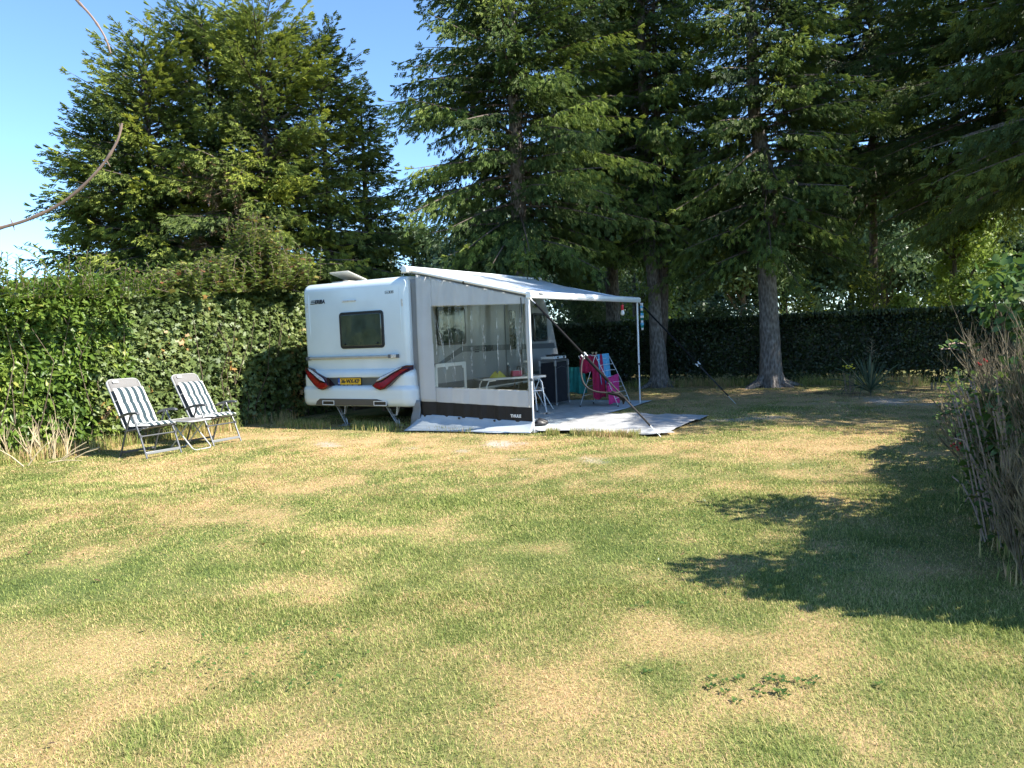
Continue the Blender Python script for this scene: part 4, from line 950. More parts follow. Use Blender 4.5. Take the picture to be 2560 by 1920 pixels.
# side stripe running forward, sweeping down at the rear, plus lettering
mb = MB(); Y = -.006
mb.prism([(.70, .985), (1.38, 1.235), (1.50, 1.252), (4.86, 1.20), (4.90, 1.095), (1.52, 1.15), (1.40, 1.14), (.80, .95)], (0, Y, 0), (1, 0, 0), (0, 0, 1), (0, 1, 0), .004)
mb.prism([(.09, .945), (.70, .945), (.74, .995), (.09, .995)], (0, Y-.002, 0), (1, 0, 0), (0, 0, 1), (0, 1, 0), .004)
mb.build('side_stripe', 'stripe_grey', cv, smooth=False)
mb = MB(); mb.prism([(.1, .50), (4.98, .50), (5.03, .66), (.1, .66)], (0, Y-.002, 0), (1, 0, 0), (0, 0, 1), (0, 1, 0), .003); mb.build('lower_panel', 'stripe_grey', cv, smooth=False)
mb = MB(); mb.prism([(.04, .462), (4.9, .462), (4.93, .50), (.04, .50)], (0, -.04, 0), (1, 0, 0), (0, 0, 1), (0, 1, 0), .045); mb.build('skirt_rail', 'white_paint', cv, bevel=.008)
text('ERIBA', .145, 'side_lettering', 'logo_dark', cv, (2.24, Y-.005, 1.178), (1, 0, 0), (0, 0, 1), shear=.3, bold=.006)
mb = MB()
for i in range(3): mb.prism([(1.80+.03*i, 1.125+.042*i), (1.95+.01*i, 1.125+.042*i), (1.958+.01*i, 1.145+.042*i), (1.808+.03*i, 1.145+.042*i)], (0, Y-.007, 0), (1, 0, 0), (0, 0, 1), (0, 1, 0), .003)
mb.build('side_logo_bars', 'logo_dark', cv, smooth=False)
def window(x0, x1, z0, z1, face='side', name='window'):
    if face == 'side': o, e1, e2, e3 = (0, -.007, 0), (1, 0, 0), (0, 0, 1), (0, -1, 0)
    else: o, e1, e2, e3 = (.012, 0, 0), (0, 1, 0), (0, 0, 1), (-1, 0, 0)
    t = MB(); ring_prism(t, rrect(x0, x1, z0, z1, .06), rrect(x0+.045, x1-.045, z0+.045, z1-.045, .035), o, e1, e2, e3, .03)
    f = t.build(name, 'black', cv, bevel=.006)
    g = MB().prism(rrect(x0+.04, x1-.04, z0+.04, z1-.04, .035), o, e1, e2, e3, .040); g.build('pane', 'window', f, bevel=.01)
    t = MB(); zz = z1-.05
    for a in ((x0+.12), (x1-.12)):
        pp = Vector(o)+Vector(e1)*a+Vector(e2)*(z0+.075)+Vector(e3)*.045; t.box(-.03, .03, -.012, .012, -.012, .012, Matrix.Translation(pp))
    t.build('latch', 'black', f, bevel=.004)
    return f
window(.495, 1.425, 1.29, 1.885, 'rear')
window(.70, 1.53, 1.28, 1.91); window(3.94, 4.53, 1.255, 1.82)
# door with its narrow window, beside the awning
mb = MB(); ring_prism(mb, rrect(2.88, 3.48, .52, 2.08, .06), rrect(2.90, 3.46, .54, 2.06, .05), (0, -.004, 0), (1, 0, 0), (0, 0, 1), (0, -1, 0), .008)
dr = mb.build('door', 'stripe_grey', cv)
MB().prism(rrect(3.04, 3.27, 1.14, 1.87, .03), (0, -.007, 0), (1, 0, 0), (0, 0, 1), (0, -1, 0), .014).build('door_window', 'window', dr, bevel=.004)
MB().prism(rrect(3.38, 3.43, 1.02, 1.12, .012), (0, -.007, 0), (1, 0, 0), (0, 0, 1), (0, -1, 0), .03).build('handle', 'black', dr, bevel=.004)
# white framed service hatch low on the side
mb = MB(); ring_prism(mb, rrect(.62, 1.50, .505, .985, .03), rrect(.66, 1.44, .545, .925, .02), (0, -.008, 0), (1, 0, 0), (0, 0, 1), (0, -1, 0), .02)
hf = mb.build('service_hatch', 'white_metal', cv, bevel=.004)
mb = MB()
for x in (.88, 1.36): mb.prism([(x, .93), (x+.02, .88), (x+.06, .88), (x+.08, .93)], (0, -.030, 0), (1, 0, 0), (0, 0, 1), (0, -1, 0), .006)
mb.build('latch', 'white_metal', hf)
# rear bumper: section swept round the back
sec_b = [(.0, .955), (.02, .945), (.055, .915), (.07, .84), (.065, .825), (.015, .815), (.012, .69), (.07, .68), (.10, .655), (.115, .60), (.105, .545), (.112, .50), (.105, .42), (.08, .365), (.02, .345), (-.05, .36)]
path = []
for i in range(5): path.append(((.62-.11*i), .0, 0, -1, .25+.16*i))
for i in range(9): th = rad(90*i/8); path.append((.13-.13*math.sin(th), .13-.13*math.cos(th), -math.sin(th), -math.cos(th), 1))
for i in range(1, 8): path.append((0, (.30, .49, .56, 1.13, WID-.56, WID-.49, WID-.30)[i-1], -1, 0, 1))
for i in range(9): th = rad(90*i/8); path.append((.13-.13*math.cos(th), WID-.13+.13*math.sin(th), -math.cos(th), math.sin(th), 1))
for i in range(5): path.append(((.18+.11*i), WID, 0, 1, .25+.16*(4-i)))
mb = MB(); m_ = len(sec_b)
for x, y, nx_, ny_, q in path:
    for d, z in sec_b:
        cx = (y-CT)/CT; zz = z+(.028*(1-cx*cx) if z < .5 else 0)*0
        if .66 < z < .83 and (y < .50 or y > WID-.50): d = .072
        dd = d*q if abs(nx_) < .99 else d
        mb.v.append((x+nx_*dd, y+ny_*dd*.9, zz))
for i in range(len(path)-1):
    for j in range(m_-1): mb.f.append((i*m_+j, (i+1)*m_+j, (i+1)*m_+j+1, i*m_+j+1))
mb.build('bumper', 'white_paint', cv, angle=60)
MB().prism([(.50, .69), (WID-.36, .69), (WID-.46, .812), (.62, .812)] if False else [(.66, .693), (1.82, .693), (1.93, .812), (.53, .812)], (-.020, 0, 0), (0, 1, 0), (0, 0, 1), (1, 0, 0), .03).build('plate_panel', 'band_grey', cv, bevel=.003)
MB().prism([(.40, .368), (1.96, .368), (1.93, .43), (1.86, .475), (.62, .475), (.52, .45)], (-.122, 0, 0), (0, 1, 0), (0, 0, 1), (1, 0, 0), .03).build('rear_valance', 'diffuser', cv, bevel=.008)
for y in (.55, 1.66):
    mb = MB(); ring_prism(mb, [(y-.13, .372), (y+.13, .372), (y+.13, .445), (y-.13, .445)], [(y-.12, .382), (y+.12, .382), (y+.12, .435), (y-.12, .435)], (-.124, 0, 0), (0, 1, 0), (0, 0, 1), (-1, 0, 0), .008); fr = mb.build('exhaust_trim', 'white_metal', cv)
    MB().prism([(y-.12, .382), (y+.12, .382), (y+.12, .435), (y-.12, .435)], (-.1225, 0, 0), (0, 1, 0), (0, 0, 1), (-1, 0, 0), .003).build('recess', 'black', fr)
# tail lights
def lens(poly, m, name, parent, base, dep, x0=.03):
    t = MB(); n = len(poly)
    ce = (sum(p[0] for p in poly)/n, sum(p[1] for p in poly)/n)
    def xo(y, z):
        e = min(y, WID-y); wrap = max(0, .11-e)
        return -(base+min(.10, max(0, (.99-z)*.42)))*1.0 + wrap*.55
    back = [(x0, y, z) for y, z in poly]; rim = [(xo(y, z)+.006, y, z) for y, z in poly]
    inn = [(xo(y, z)-dep, y+(ce[0]-y)*.10, z+(ce[1]-z)*.14) for y, z in poly]
    t.add(back+rim+inn, [tuple(range(n))]+[(i, (i+1) % n, n+(i+1) % n, n+i) for i in range(n)]+[(n+i, n+(i+1) % n, 2*n+(i+1) % n, 2*n+i) for i in range(n)]+[tuple(range(2*n, 3*n))])
    return t.build(name, m, parent, angle=25)
TL = [(-.035, 1.0), (.07, 1.002), (.20, .968), (.36, .895), (.53, .828), (.675, .69), (.60, .645), (.51, .622), (.42, .640), (.33, .70), (.15, .84), (-.03, .935)]
RED = [(.03, .952), (.14, .935), (.30, .85), (.47, .745), (.605, .735), (.64, .69), (.58, .655), (.50, .64), (.42, .66), (.33, .72), (.15, .865)]
CLR = [(.12, .980), (.21, .954), (.36, .884), (.52, .814), (.575, .757), (.50, .777), (.40, .825), (.30, .882), (.15, .955)]
for mir in (0, 1):
    f_ = (lambda p: [(WID-y, z) for y, z in p]) if mir else (lambda p: p)
    tl = lens(f_(TL), 'dark_red_lens', 'tail_light', cv, .062, .004); lens(f_(RED), 'red_lens', 'brake_lens', tl, .070, .006); lens(f_(CLR), 'clear_lens', 'indicator_lens', tl, .078, .004)
# licence plate
pl = MB().prism(rrect(.995, 1.515, .688, .815, .01), (-.034, 0, 0), (0, 1, 0), (0, 0, 1), (1, 0, 0), .012).build('licence_plate', 'black', cv, bevel=.002)
MB().prism(rrect(1.008, 1.505, .705, .805, .006), (-.037, 0, 0), (0, 1, 0), (0, 0, 1), (1, 0, 0), .004).build('plate_face', 'plate_yellow', pl, bevel=.001)
MB().prism([(1.458, .705), (1.505, .705), (1.505, .805), (1.458, .805)], (-.0385, 0, 0), (0, 1, 0), (0, 0, 1), (1, 0, 0), .003).build('plate_band', 'plate_blue', pl, smooth=False)
text('36-WX-KP', .088, 'plate_lettering', 'logo_dark', pl, (-.041, 1.235, .755), (0, -1, 0), (0, 0, 1), bold=.0025, sx=.98, space=1.02)
text('NL', .030, 'country_code', 'white_plastic', pl, (-.041, 1.482, .725), (0, -1, 0), (0, 0, 1))
mb = MB()
for i in range(14):
    if i in (4, 8, 11): continue
    mb.box(-.037, -.034, 1.08+i*.026, 1.10+i*.026, .691, .699)
mb.build('dealer_strip', 'sticker', pl, smooth=False)
# lettering, stickers, handle bar, high lamp
text('ERIBA', .088, 'rear_lettering', 'logo_dark', cv, (-.004, 1.85, 2.085), (0, -1, 0), (0, 0, 1), shear=.25, bold=.004, space=.97)
mb = MB()
for i in range(3): mb.prism([(1.965-.012*i, 2.052+.026*i), (2.07-.012*i, 2.052+.026*i), (2.062-.012*i, 2.066+.026*i), (1.957-.012*i, 2.066+.026*i)], (-.004, 0, 0), (0, 1, 0), (0, 0, 1), (1, 0, 0), .003)
mb.build('logo_bars', 'logo_dark', cv, smooth=False)
mb = MB(); mb.tube([(.004, 2.135, 2.055), (-.004, 2.135, 2.055)], .036, n=20); bd = mb.build('round_badge', 'sticker', cv)
mb = MB(); mb.tube([(-.004, 2.135, 2.055), (-.0055, 2.135, 2.055)], .028, n=20); mb.build('badge_centre', 'white_paint', bd); text('6', .035, 'badge_number', 'logo_grey', bd, (-.007, 2.135, 2.055), (0, -1, 0), (0, 0, 1), depth=.001)
mb = MB(); ring_prism(mb, rrect(.27, .44, 2.135, 2.178, .004, 2), rrect(.275, .435, 2.14, 2.173, .003, 2), (.002, 0, 0), (0, 1, 0), (0, 0, 1), (-1, 0, 0), .005)
mb.box(-.003, .0, .285, .315, 2.146, 2.168); mb.box(-.003, .0, .33, .36, 2.146, 2.168); mb.box(-.003, .0, .375, .425, 2.150, 2.158)
mb.build('maker_sticker', 'logo_grey', cv, smooth=False)
MB().prism(rrect(1.05, 1.345, 2.052, 2.078, .012), (.004, 0, 0), (0, 1, 0), (0, 0, 1), (-1, 0, 0), .022).build('high_brake_light', 'clear_lens', cv, bevel=.005)
mb = MB(); mb.box(-.05, .0, .235, 2.165, 1.125, 1.17); bar = mb.build('grab_bar', 'silver_paint', cv, bevel=.015)
bar.data.materials.clear(); bar.data.materials.append(M['hatch_beige'])
mb = MB(); mb.box(-.062, 0, 2.11, 2.185, 1.115, 1.175); mb.box(-.062, 0, .215, .24, 1.12, 1.18); mb.box(-.062, 0, .345, .40, 1.12, 1.18); mb.build('bar_clamp', 'stripe_grey', bar, bevel=.006)
MB().box(-.064, 0, .24, .345, 1.12, 1.18).build('bar_sleeve', 'clear_lens', bar, bevel=.008)
# roof hatch, side marker, underbody, wheels, corner steadies
mb = MB(); mb.box(.52, .98, 1.66, 2.06, 2.41, 2.455); rh = mb.build('roof_hatch', 'hatch_beige', cv, bevel=.02)
T = Matrix.Translation((.98, 0, 2.465)) @ Matrix.Rotation(rad(15), 4, 'Y')
MB().box(-.50, 0, 1.64, 2.08, 0, .03, T).build('hatch_lid', 'hatch_beige', rh, bevel=.02)
MB().lathe([(.0, 0), (.05, 0), (.05, .01), (.035, .022), (0, .024)], n=20).build('marker', 'orange_lens', cv)
mk = [q for q in bpy.data.objects if q.name == 'marker'][0]; mk.name = 'side_marker'; mk.location = (.15, -.006, .575); mk.rotation_euler = (rad(90), 0, 0); mk.scale = (1, .7, 1)
mb = MB(); mb.box(.3, 5.0, .12, WID-.12, .30, .42); mb.box(.25, 5.9, .78, .84, .24, .31); mb.box(.25, 5.9, 1.42, 1.48, .24, .31); mb.tube([(2.6, .25, .27), (2.6, WID-.25, .27)], .035)
mb.build('chassis', 'door_dark', cv)
for y in (.12, WID-.12):
    s = 1 if y > 1 else -1; mb = MB()
    pr = [(.16, -.08), (.27, -.085), (.295, -.05), (.295, .05), (.27, .085), (.16, .08)]
    mb.lathe(pr, n=28); w = mb.build('wheel', 'rubber', cv); w.location = (2.6, y, .292); w.rotation_euler = (rad(90), 0, 0)
    MB().lathe([(.0, -.04), (.165, -.05), (.165, .05), (0, .04)], n=20).build('rim', 'alu', w)
for yt, yf in ((1.74, 1.48), (.66, .37)):
    st = bpy.data.objects.new('corner_steady', None); COL.objects.link(st); st.parent = cv
    T = lambda *p: Vector(p)
    mb = MB(); tp, ft = T(.15, yt, .36), T(.10, yf, .03)
    for dx in (-.022, .022):
        mb.tube([tp+T(dx, 0, 0), (tp+ft)/2+T(dx, 0, 0), ft+T(dx, 0, 0)], .013, n=6)
    mb.tube([T(.13, yf+.04, .37), T(.12, yf+.06, .20), T(.11, (yt+yf)/2-.02, .20)], .014, n=6); mb.tube([T(.17, yf+.02, .37), T(.16, yf+.08, .2)], .010, n=6)
    mb.tube([(tp+ft)/2+T(-.02, 0, 0), (tp+ft)/2+T(.02, 0, 0)], .02, n=8)
    for k in (.25, .5, .8): q = tp.lerp(ft, k); mb.box(-.03, .03, -.012, .012, -.010, .010, Matrix.Translation(q))
    mb.tube([T(.05, yf-.06, .03), T(.05, yf-.04, .14)], .006, n=5)
    mb.build('jack_leg', 'steel', st)
    mb = MB(); mb.box(.0, .20, yf-.11, yf+.11, .004, .016); mb.box(.03, .17, yf-.05, yf+.05, .016, .04); mb.build('foot_plate', 'steel', st, bevel=.004)

# ------------------------------------------------------------------ awning; same axes, origin at the foot of the near leg
AL, AW = 4.2, 2.12
aw = thing('awning', 'white wall-mounted awning with grey side wall and clear window', 'awning', tuple(P0), RZ)
ZC, ZL = 2.47, 1.97
def roof_z(y): return ZL+(ZC-ZL)*y/AW
mb = MB(); sag = lambda u, v: (.02+u*(AL-.04), .03+v*(AW-.06), roof_z(v*AW)+.022-.05*math.sin(math.pi*v)*math.sin(math.pi*min(1, max(0, u)))**.5-.035*math.sin(math.pi*v)*u+.004*math.sin(u*22+v*5))
mb.sheet(sag, 40, 24); mb.build('canopy', 'canopy', aw, solid=.003, fix=False)
cs = [(-.02, -.045), (.07, -.045), (.085, 0), (.075, .045), (.03, .06), (-.02, .045)]
mb = MB(); cc = [(AW-.0+.04-a, ZC+.01+b) for a, b in cs]; mb.prism(cc, (-.05, 0, 0), (0, 1, 0), (0, 0, 1), (1, 0, 0), AL+.08); mb.build('case', 'white_metal', aw, bevel=.01)
for x0 in (-.10, AL+.03):
    MB().prism([(AW+.04-a*1.18, ZC+.01+b*1.18) for a, b in cs], (x0, 0, 0), (0, 1, 0), (0, 0, 1), (1, 0, 0), .07).build('case_end_cap', 'white_metal', aw, bevel=.018)
lb = MB().prism([(.03, -.055), (-.045, -.055), (-.062, -.02), (-.055, .03), (-.02, .048), (.03, .04)], (-.03, 0, ZL), (0, 1, 0), (0, 0, 1), (1, 0, 0), AL+.06).build('lead_rail', 'white_metal', aw, bevel=.008)
text('THULE', .045, 'rail_lettering', 'logo_grey', lb, (.26, -.0628, ZL+.004), (1, 0, 0), (0, 0, 1), bold=.001)
MB().box(.40, .49, -.0638, -.061, ZL-.002, ZL+.006).build('rail_small_print', 'logo_grey', lb, smooth=False)
def leg(x, top, foot_y=0.0):
    mb = MB(); mb.tube([(x, foot_y, .02), (x, 0, 1.0)], .0125, n=10); mb.tube([(x, 0, .75), (x, 0, top)], .017, n=10)
    l = mb.build('leg', 'white_metal', aw); mb = MB(); mb.box(x-.045, x+.045, foot_y-.03, foot_y+.03, .0, .012); mb.lathe([(.02, .012), (.016, .05)], (x, foot_y, 0), 10)
    mb.build('foot', 'alu', l, bevel=.003); mb = MB(); mb.box(x-.022, x+.022, -.022, .022, .74, .78); mb.build('clamp', 'stripe_grey', l, bevel=.004); return l
leg(0, ZL-.05); leg(AL-.02, ZL-.05)
# rafters: near one lies on the wall, plus mid and far ones
def rafter(x, r=.02, dz=.0):
    mb = MB(); mb.tube([(x, -.01, ZL-.005+dz), (x, AW-.05, ZC-.015+dz)], r, n=10); mb.build('rafter', 'white_metal', aw)
rafter(-.012, .024, .01); rafter(AL*.5, .016, -.03); rafter(AL-.02, .016, -.015)
mb = MB(); mb.tube([(-.012, 1.07, 2.21), (-.012, 1.085, 2.215)], .031, n=12); mb.build('rafter_joint', 'black', aw)
mb = MB(); mb.tube([(-.02, .0, ZL-.032), (-.02, AW-.06, ZC-.045)], .007, n=6); mb.build('wall_keder', 'stripe_grey', aw)
# side wall with window hole
def bulge(y, z):   # soft folds of the hanging cloth
    f = .010*math.sin(y*19+.7*math.sin(z*3))+.006*math.sin(y*41+z*2)
    top = max(0, (z-1.9)/.5); low = max(0, (.7-z)/.7)
    return -.004+f*(.5+1.2*top+.7*low)-.03*math.exp(-((y-1.9)/.12)**2)*math.sin(z*1.6)
def ytop(y): return roof_z(y)-.045
WY0, WY1 = .065, 1.70
def wbot(y): return .605+(.655-.605)*y/1.7
def wtop(y): return 1.835+(1.885-1.835)*y/1.7
def yl(v, z): return v*(1.945+.03*(z-.3))   # slight lean of the caravan-side edge
wall = MB()
def patch(y0, y1, zf0, zf1, nu, nv, mb=wall):
    mb.sheet(lambda u, v: (bulge(y0+(y1-y0)*u, zf0(y0+(y1-y0)*u)+(zf1(y0+(y1-y0)*u)-zf0(y0+(y1-y0)*u))*v), y0+(y1-y0)*u, zf0(y0+(y1-y0)*u)+(zf1(y0+(y1-y0)*u)-zf0(y0+(y1-y0)*u))*v), nu, nv)
YE = 1.985
bandt = lambda y: .345+.04*y; bandb = lambda y: .150+.04*y
patch(.018, WY0, bandt, ytop, 2, 30); patch(WY1, YE, bandt, ytop, 10, 30); patch(WY0, WY1, bandt, wbot, 60, 8); patch(WY0, WY1, wtop, ytop, 60, 14)
wo_ = wall.build('side_wall', 'tarp_white', aw, fix=False); md = wo_.modifiers.new('s', 'SOLIDIFY'); md.thickness = .002
def wrk(y, z):
    t = (y-WY0)/(WY1-WY0); w = 0
    for c, a, k in ((.10, .8, .30), (.22, .7, .2), (.40, .5, .05), (.56, .9, .02), (.67, .6, -.02), (.80, .9, .0), (.93, 1.2, .25), (.97, 1., .4), (.05, 1.0, .35)):
        d = (t-c-(k if c < .5 else -k)*(1.25-z)*.5); w += a*math.exp(-(d/.012)**2)+.4*a*math.exp(-((d-.02)/.008)**2)
    return .0075*w*(.5+.5*math.sin(z*7+y*9))*min(1, max(0, 1.25-.5*abs(z-1.2)+.4*math.sin(y*31)))
mb = MB(); mb.sheet(lambda u, v: (bulge(WY0+(WY1-WY0)*u, wbot(0)+(wtop(0)-wbot(0))*v)-.003-wrk(WY0+(WY1-WY0)*u, .6+1.25*v), WY0-.01+(WY1-WY0+.02)*u, wbot(WY0+(WY1-WY0)*u)-.01+(wtop(0)-wbot(0)+.02)*v), 260, 40)
mb.build('clear_window', 'pvc', wo_, fix=False)
rc = random.Random(4); mb = MB()  # thin white ribbons along the folds, sky reflections painted as shapes
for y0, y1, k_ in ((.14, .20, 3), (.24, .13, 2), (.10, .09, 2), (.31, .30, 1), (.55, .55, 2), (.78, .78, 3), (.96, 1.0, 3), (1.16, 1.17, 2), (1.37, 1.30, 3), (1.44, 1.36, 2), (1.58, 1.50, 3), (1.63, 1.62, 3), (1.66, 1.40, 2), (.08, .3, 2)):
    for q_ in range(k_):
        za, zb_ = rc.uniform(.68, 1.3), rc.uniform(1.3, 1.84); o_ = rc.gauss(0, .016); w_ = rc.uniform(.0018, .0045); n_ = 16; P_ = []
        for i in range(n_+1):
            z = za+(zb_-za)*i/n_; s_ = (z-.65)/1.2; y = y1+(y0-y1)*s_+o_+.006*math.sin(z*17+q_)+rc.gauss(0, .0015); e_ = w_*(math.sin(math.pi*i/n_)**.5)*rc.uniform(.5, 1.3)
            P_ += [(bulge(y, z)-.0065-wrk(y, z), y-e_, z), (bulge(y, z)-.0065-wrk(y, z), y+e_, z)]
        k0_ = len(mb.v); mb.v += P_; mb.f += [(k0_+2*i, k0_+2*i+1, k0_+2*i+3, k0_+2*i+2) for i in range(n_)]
mb.build('painted_window_glints', 'glint', wo_, fix=False)
mb = MB(); patch(.01, YE+.01, lambda y: bandb(y)-.01, lambda y: bandt(y)+.012, 60, 5, mb); b = mb.build('dark_band', 'tarp_black', wo_, fix=False); b.location.x = -.004
text('THULE', .058, 'band_lettering', 'white_plastic', wo_, (-.030, .27, .235), (0, -1, 0), (0, 0, 1), bold=.003, depth=.001)
mb = MB(); mb.sheet(lambda u, v: (-.012-.26*(1-v)**1.6*(.55+.45*u)+.018*math.sin(u*17+v*2)*(1-v)-.05*(1-v)*math.sin(u*5)**2, (.0+(YE+.14*(1-v))*u-.03*(1-v)), .012+(bandb(u*2)-.005)*v+.012*math.sin(u*23)*v*(1-v)), 60, 10)
mb.build('mud_flap', 'flap_white', wo_, fix=False, solid=.002)
mb = MB()
for y in (.63, 1.26, 1.90): z = bandb(y)-.012; mb.tube([(-.034, y, z), (-.048, y, z)], .016, n=10)
mb.build('press_stud', 'black', wo_)
# grey filler strip hanging between wall and caravan
mb = MB(); mb.sheet(lambda u, v: (.0+.06*u+.012*math.sin(v*9), YE-.01+u*(.16+.05*v), .035+(ytop(2)-.06-.035)*v), 6, 30); mb.build('filler_strip', 'tarp_grey', aw, fix=False, solid=.002)
mb = MB(); mb.sheet(lambda u, v: (-.03-.05*(1-v)+.01*math.sin(v*12), YE-.01+u*.20*(1-.35*v), .01+.44*v), 5, 8); mb.build('corner_flap', 'tarp_grey', aw, fix=False, solid=.002)
mb = MB(); mb.tube([(-.03, .11, 1.93), (-.035, .10, 1.62), (-.04, .085, 1.57)], .008, n=6); mb.build('roll_up_strap', 'black', wo_)

# storm straps
def ribbon(pts, w, axis, name, m, parent, th=.002):
    mb = MB(); n = len(pts); P = [Vector(p) for p in pts]
    for i, p in enumerate(P):
        d = (P[min(i+1, n-1)]-P[max(i-1, 0)]).normalized(); s = d.cross(Vector(axis)); s = s.normalized() if s.length > 1e-4 else Vector((1, 0, 0)); mb.v += [tuple(p-s*w), tuple(p+s*w)]
    for i in range(n-1): mb.f.append((2*i, 2*i+1, 2*i+3, 2*i+2))
    return mb.build(name, m, parent, fix=False, solid=th)
def strap(top, peg, bk, label, tail):
    top, peg = Vector(top), Vector(peg); t = thing('storm_strap', label, 'strap', (peg.x, peg.y, 0), 0, 'storm straps of the awning'); o = Vector((peg.x, peg.y, 0))
    d = peg-top; pb = top+d*bk; hook = top+d*.045; pe = top+d*.93; ax = (0, 1, 0)
    ribbon([hook-o, pb-o], .016, ax, 'upper_webbing', 'webbing', t); ribbon([pb-o, (top+d*.62)-o], .020, ax, 'middle_webbing', 'webbing', t); ribbon([(top+d*.62)-o, pe-o], .012, ax, 'lower_webbing', 'webbing_grey', t)
    mb = MB(); mb.tube([top-o, top-o+Vector((.02, 0, -.03)), hook-o], .005, n=6); mb.build('hook', 'alu', t)
    q = pb-o; s = d.normalized(); u = s.cross(Vector(ax)).normalized(); mb = MB()
    for e in (-.028, .028): mb.tube([q+u*e-s*.035, q+u*e+s*.035], .009, n=6)
    mb.tube([q-u*.028, q+u*.028], .006, n=6); mb.build('buckle', 'white_metal', t)
    mb = MB(); mb.tube([pe-o, peg-o+s*.08-Vector((0, 0, 0))], .006, n=6); mb.build('peg', 'alu', t)
    if tail: ribbon([p-o for p in tail(pb, top, d)], .012, ax, 'loose_tail', 'webbing_grey', t)
pk = G(1650, 1090)
def tail1(pb, top, d):
    e = top+d*.70; m = (pb+e)/2; return [pb.lerp(e, s)+Vector((-.22*math.sin(math.pi*s)**.8, -.03, -.16*math.sin(math.pi*s))) for s in [i/14 for i in range(15)]]
ntop = P0+Vector((.02, -.03, ZL-.05)); strap(ntop, pk, .435, 'near storm strap slanting from the awning corner across the mats to its peg', tail1)
e_ = ntop+(pk-ntop)*.70
tb = thing('strap_bundle', 'knotted loose end hanging on the near storm strap', 'strap', (e_.x, e_.y, 0))
mb = MB()
for i in range(4): mb.tube([e_-Vector((e_.x, e_.y, 0))+Vector((-.15+.05*i, 0, .02*math.sin(i*2))), e_-Vector((e_.x, e_.y, 0))+Vector((-.02+.03*i, -.02, -.03-.02*i)), e_-Vector((e_.x, e_.y, 0))+Vector((.05, 0, -.10-.02*i))], [.02, .024, .008], n=6)
mb.build('webbing_bundle', 'webbing', tb)
ftop = P0+AV*(AL+.02)+Vector((.02, -.03, ZL-.05)); strap(ftop, G(1838, 1008), .62, 'far storm strap running from the far awning corner over the shaded grass', None)

# mats
def mat_sheet(x0, x1, y0, y1, m, label, wav, z, seed, nx=60, ny=30):
    mb = MB(); mb.sheet(lambda u, v: (x0+(x1-x0)*u+.02*math.sin(v*9+seed)*(1 if u in (0, 1) else .3), y0+(y1-y0)*v+.02*math.sin(u*11+seed)*(1 if v in (0, 1) else .3), z+wav*(noise2(u*(x1-x0), v*(y1-y0)*1.0, seed, .22)+.5*noise2(u*(x1-x0)*1.2, v*(y1-y0)*.4, seed+1, .12))), nx, ny)
    o = mb.build('awning_mat', m, None, fix=False); o.location = tuple(P0); o.rotation_euler.z = RZ; md = o.modifiers.new('s', 'SOLIDIFY'); md.thickness = .004; md.offset = -1
    return tag(o, label, 'mat', None)
mat_sheet(.04, 4.75, -.04, 2.1, 'mat_grey', 'blue-grey woven mat under the awning roof', .008, .004, 3)
mat_sheet(.06, 2.36, -1.86, .02, 'mat_pale', 'pale wrinkled mat lying in the sun outside the awning', .030, .010, 9, 110, 90)
mb = MB(); kr = G(1655, 1085)
mb.sheet(lambda u, v: (kr.x-.35+.5*u, kr.y-.12+.42*v, .03+.07*noise2(u*.5+3, v*.42, 5, .09)*math.sin(math.pi*u)*math.sin(math.pi*v)+.0), 26, 22)
tag(mb.build('plastic_wrap', 'wrap', None, fix=False), 'crumpled clear plastic at the outer corner of the pale mat by the strap peg', 'plastic sheet')

# ------------------------------------------------------------------ things under the awning (placed in awning axes)
def awp(x, y, z=0): return P0+AV*x-NV*y+UP*z
def at_awn(name, label, cat, x, y, rz=0, z=0, group=None): return thing(name, label, cat, tuple(awp(x, y, z)), RZ+rz, group)
# table: between the wall window and the cabinet
tx, ty = 1.55, .75
tb = thing('camping_table', 'folding camping table with bent tube legs behind the clear window', 'table', (-.02, 13.28, .006), rad(-70.4))
MB().box(-.24, .24, -.58, .56, .655, .68).build('table_top', 'table_top', tb, bevel=.008)
mb = MB(); ring_prism(mb, rrect(-.255, .255, -.595, .575, .04), rrect(-.24, .24, -.58, .56, .03), (0, 0, .65), (1, 0, 0), (0, 1, 0), (0, 0, 1), .034); mb.build('edge_frame', 'alu', tb)
for sx in (-1, 1):
    for sy in (-1, 1):
        mb = MB(); mb.tube([(sx*.20, sy*.34, .645), (sx*.20, sy*.46, .635), (sx*.20, sy*.50, .56), (sx*.22, sy*.56, .02)], .012, n=8); l = mb.build('leg', 'white_metal', tb)
        MB().lathe([(.02, 0), (.018, .03)], (sx*.22, sy*.56, .004), 8).build('foot', 'black', l)
mb = MB(); mb.tube([(-.18, -.45, .5), (.18, .45, .62)], .007, n=6); mb.tube([(.20, -.52, .42), (.20, .52, .42)], .008, n=6); mb.build('brace', 'alu', tb)
TM = Matrix.Translation((-.02, 13.28, .006)) @ Matrix.Rotation(rad(-70.4), 4, 'Z')
def on_table(name, label, cat, x, y):
    p = TM @ Vector((x, -y, .681)); return thing(name, label, cat, tuple(p), rad(-70.4))
j = on_table('storage_jar', 'tall clear container on the table behind the window', 'container', .05, -.30); mb = MB(); mb.lathe([(.0, 0), (.085, 0), (.09, .20), (.06, .24), (.0, .24)], n=20); mb.build('vessel', glass_mat('clear_plastic', (.85, .88, .88), .1, .10), j)
MB().lathe([(0, .235), (.065, .235), (.065, .265), (0, .27)], n=18).build('lid', 'white_plastic', j)
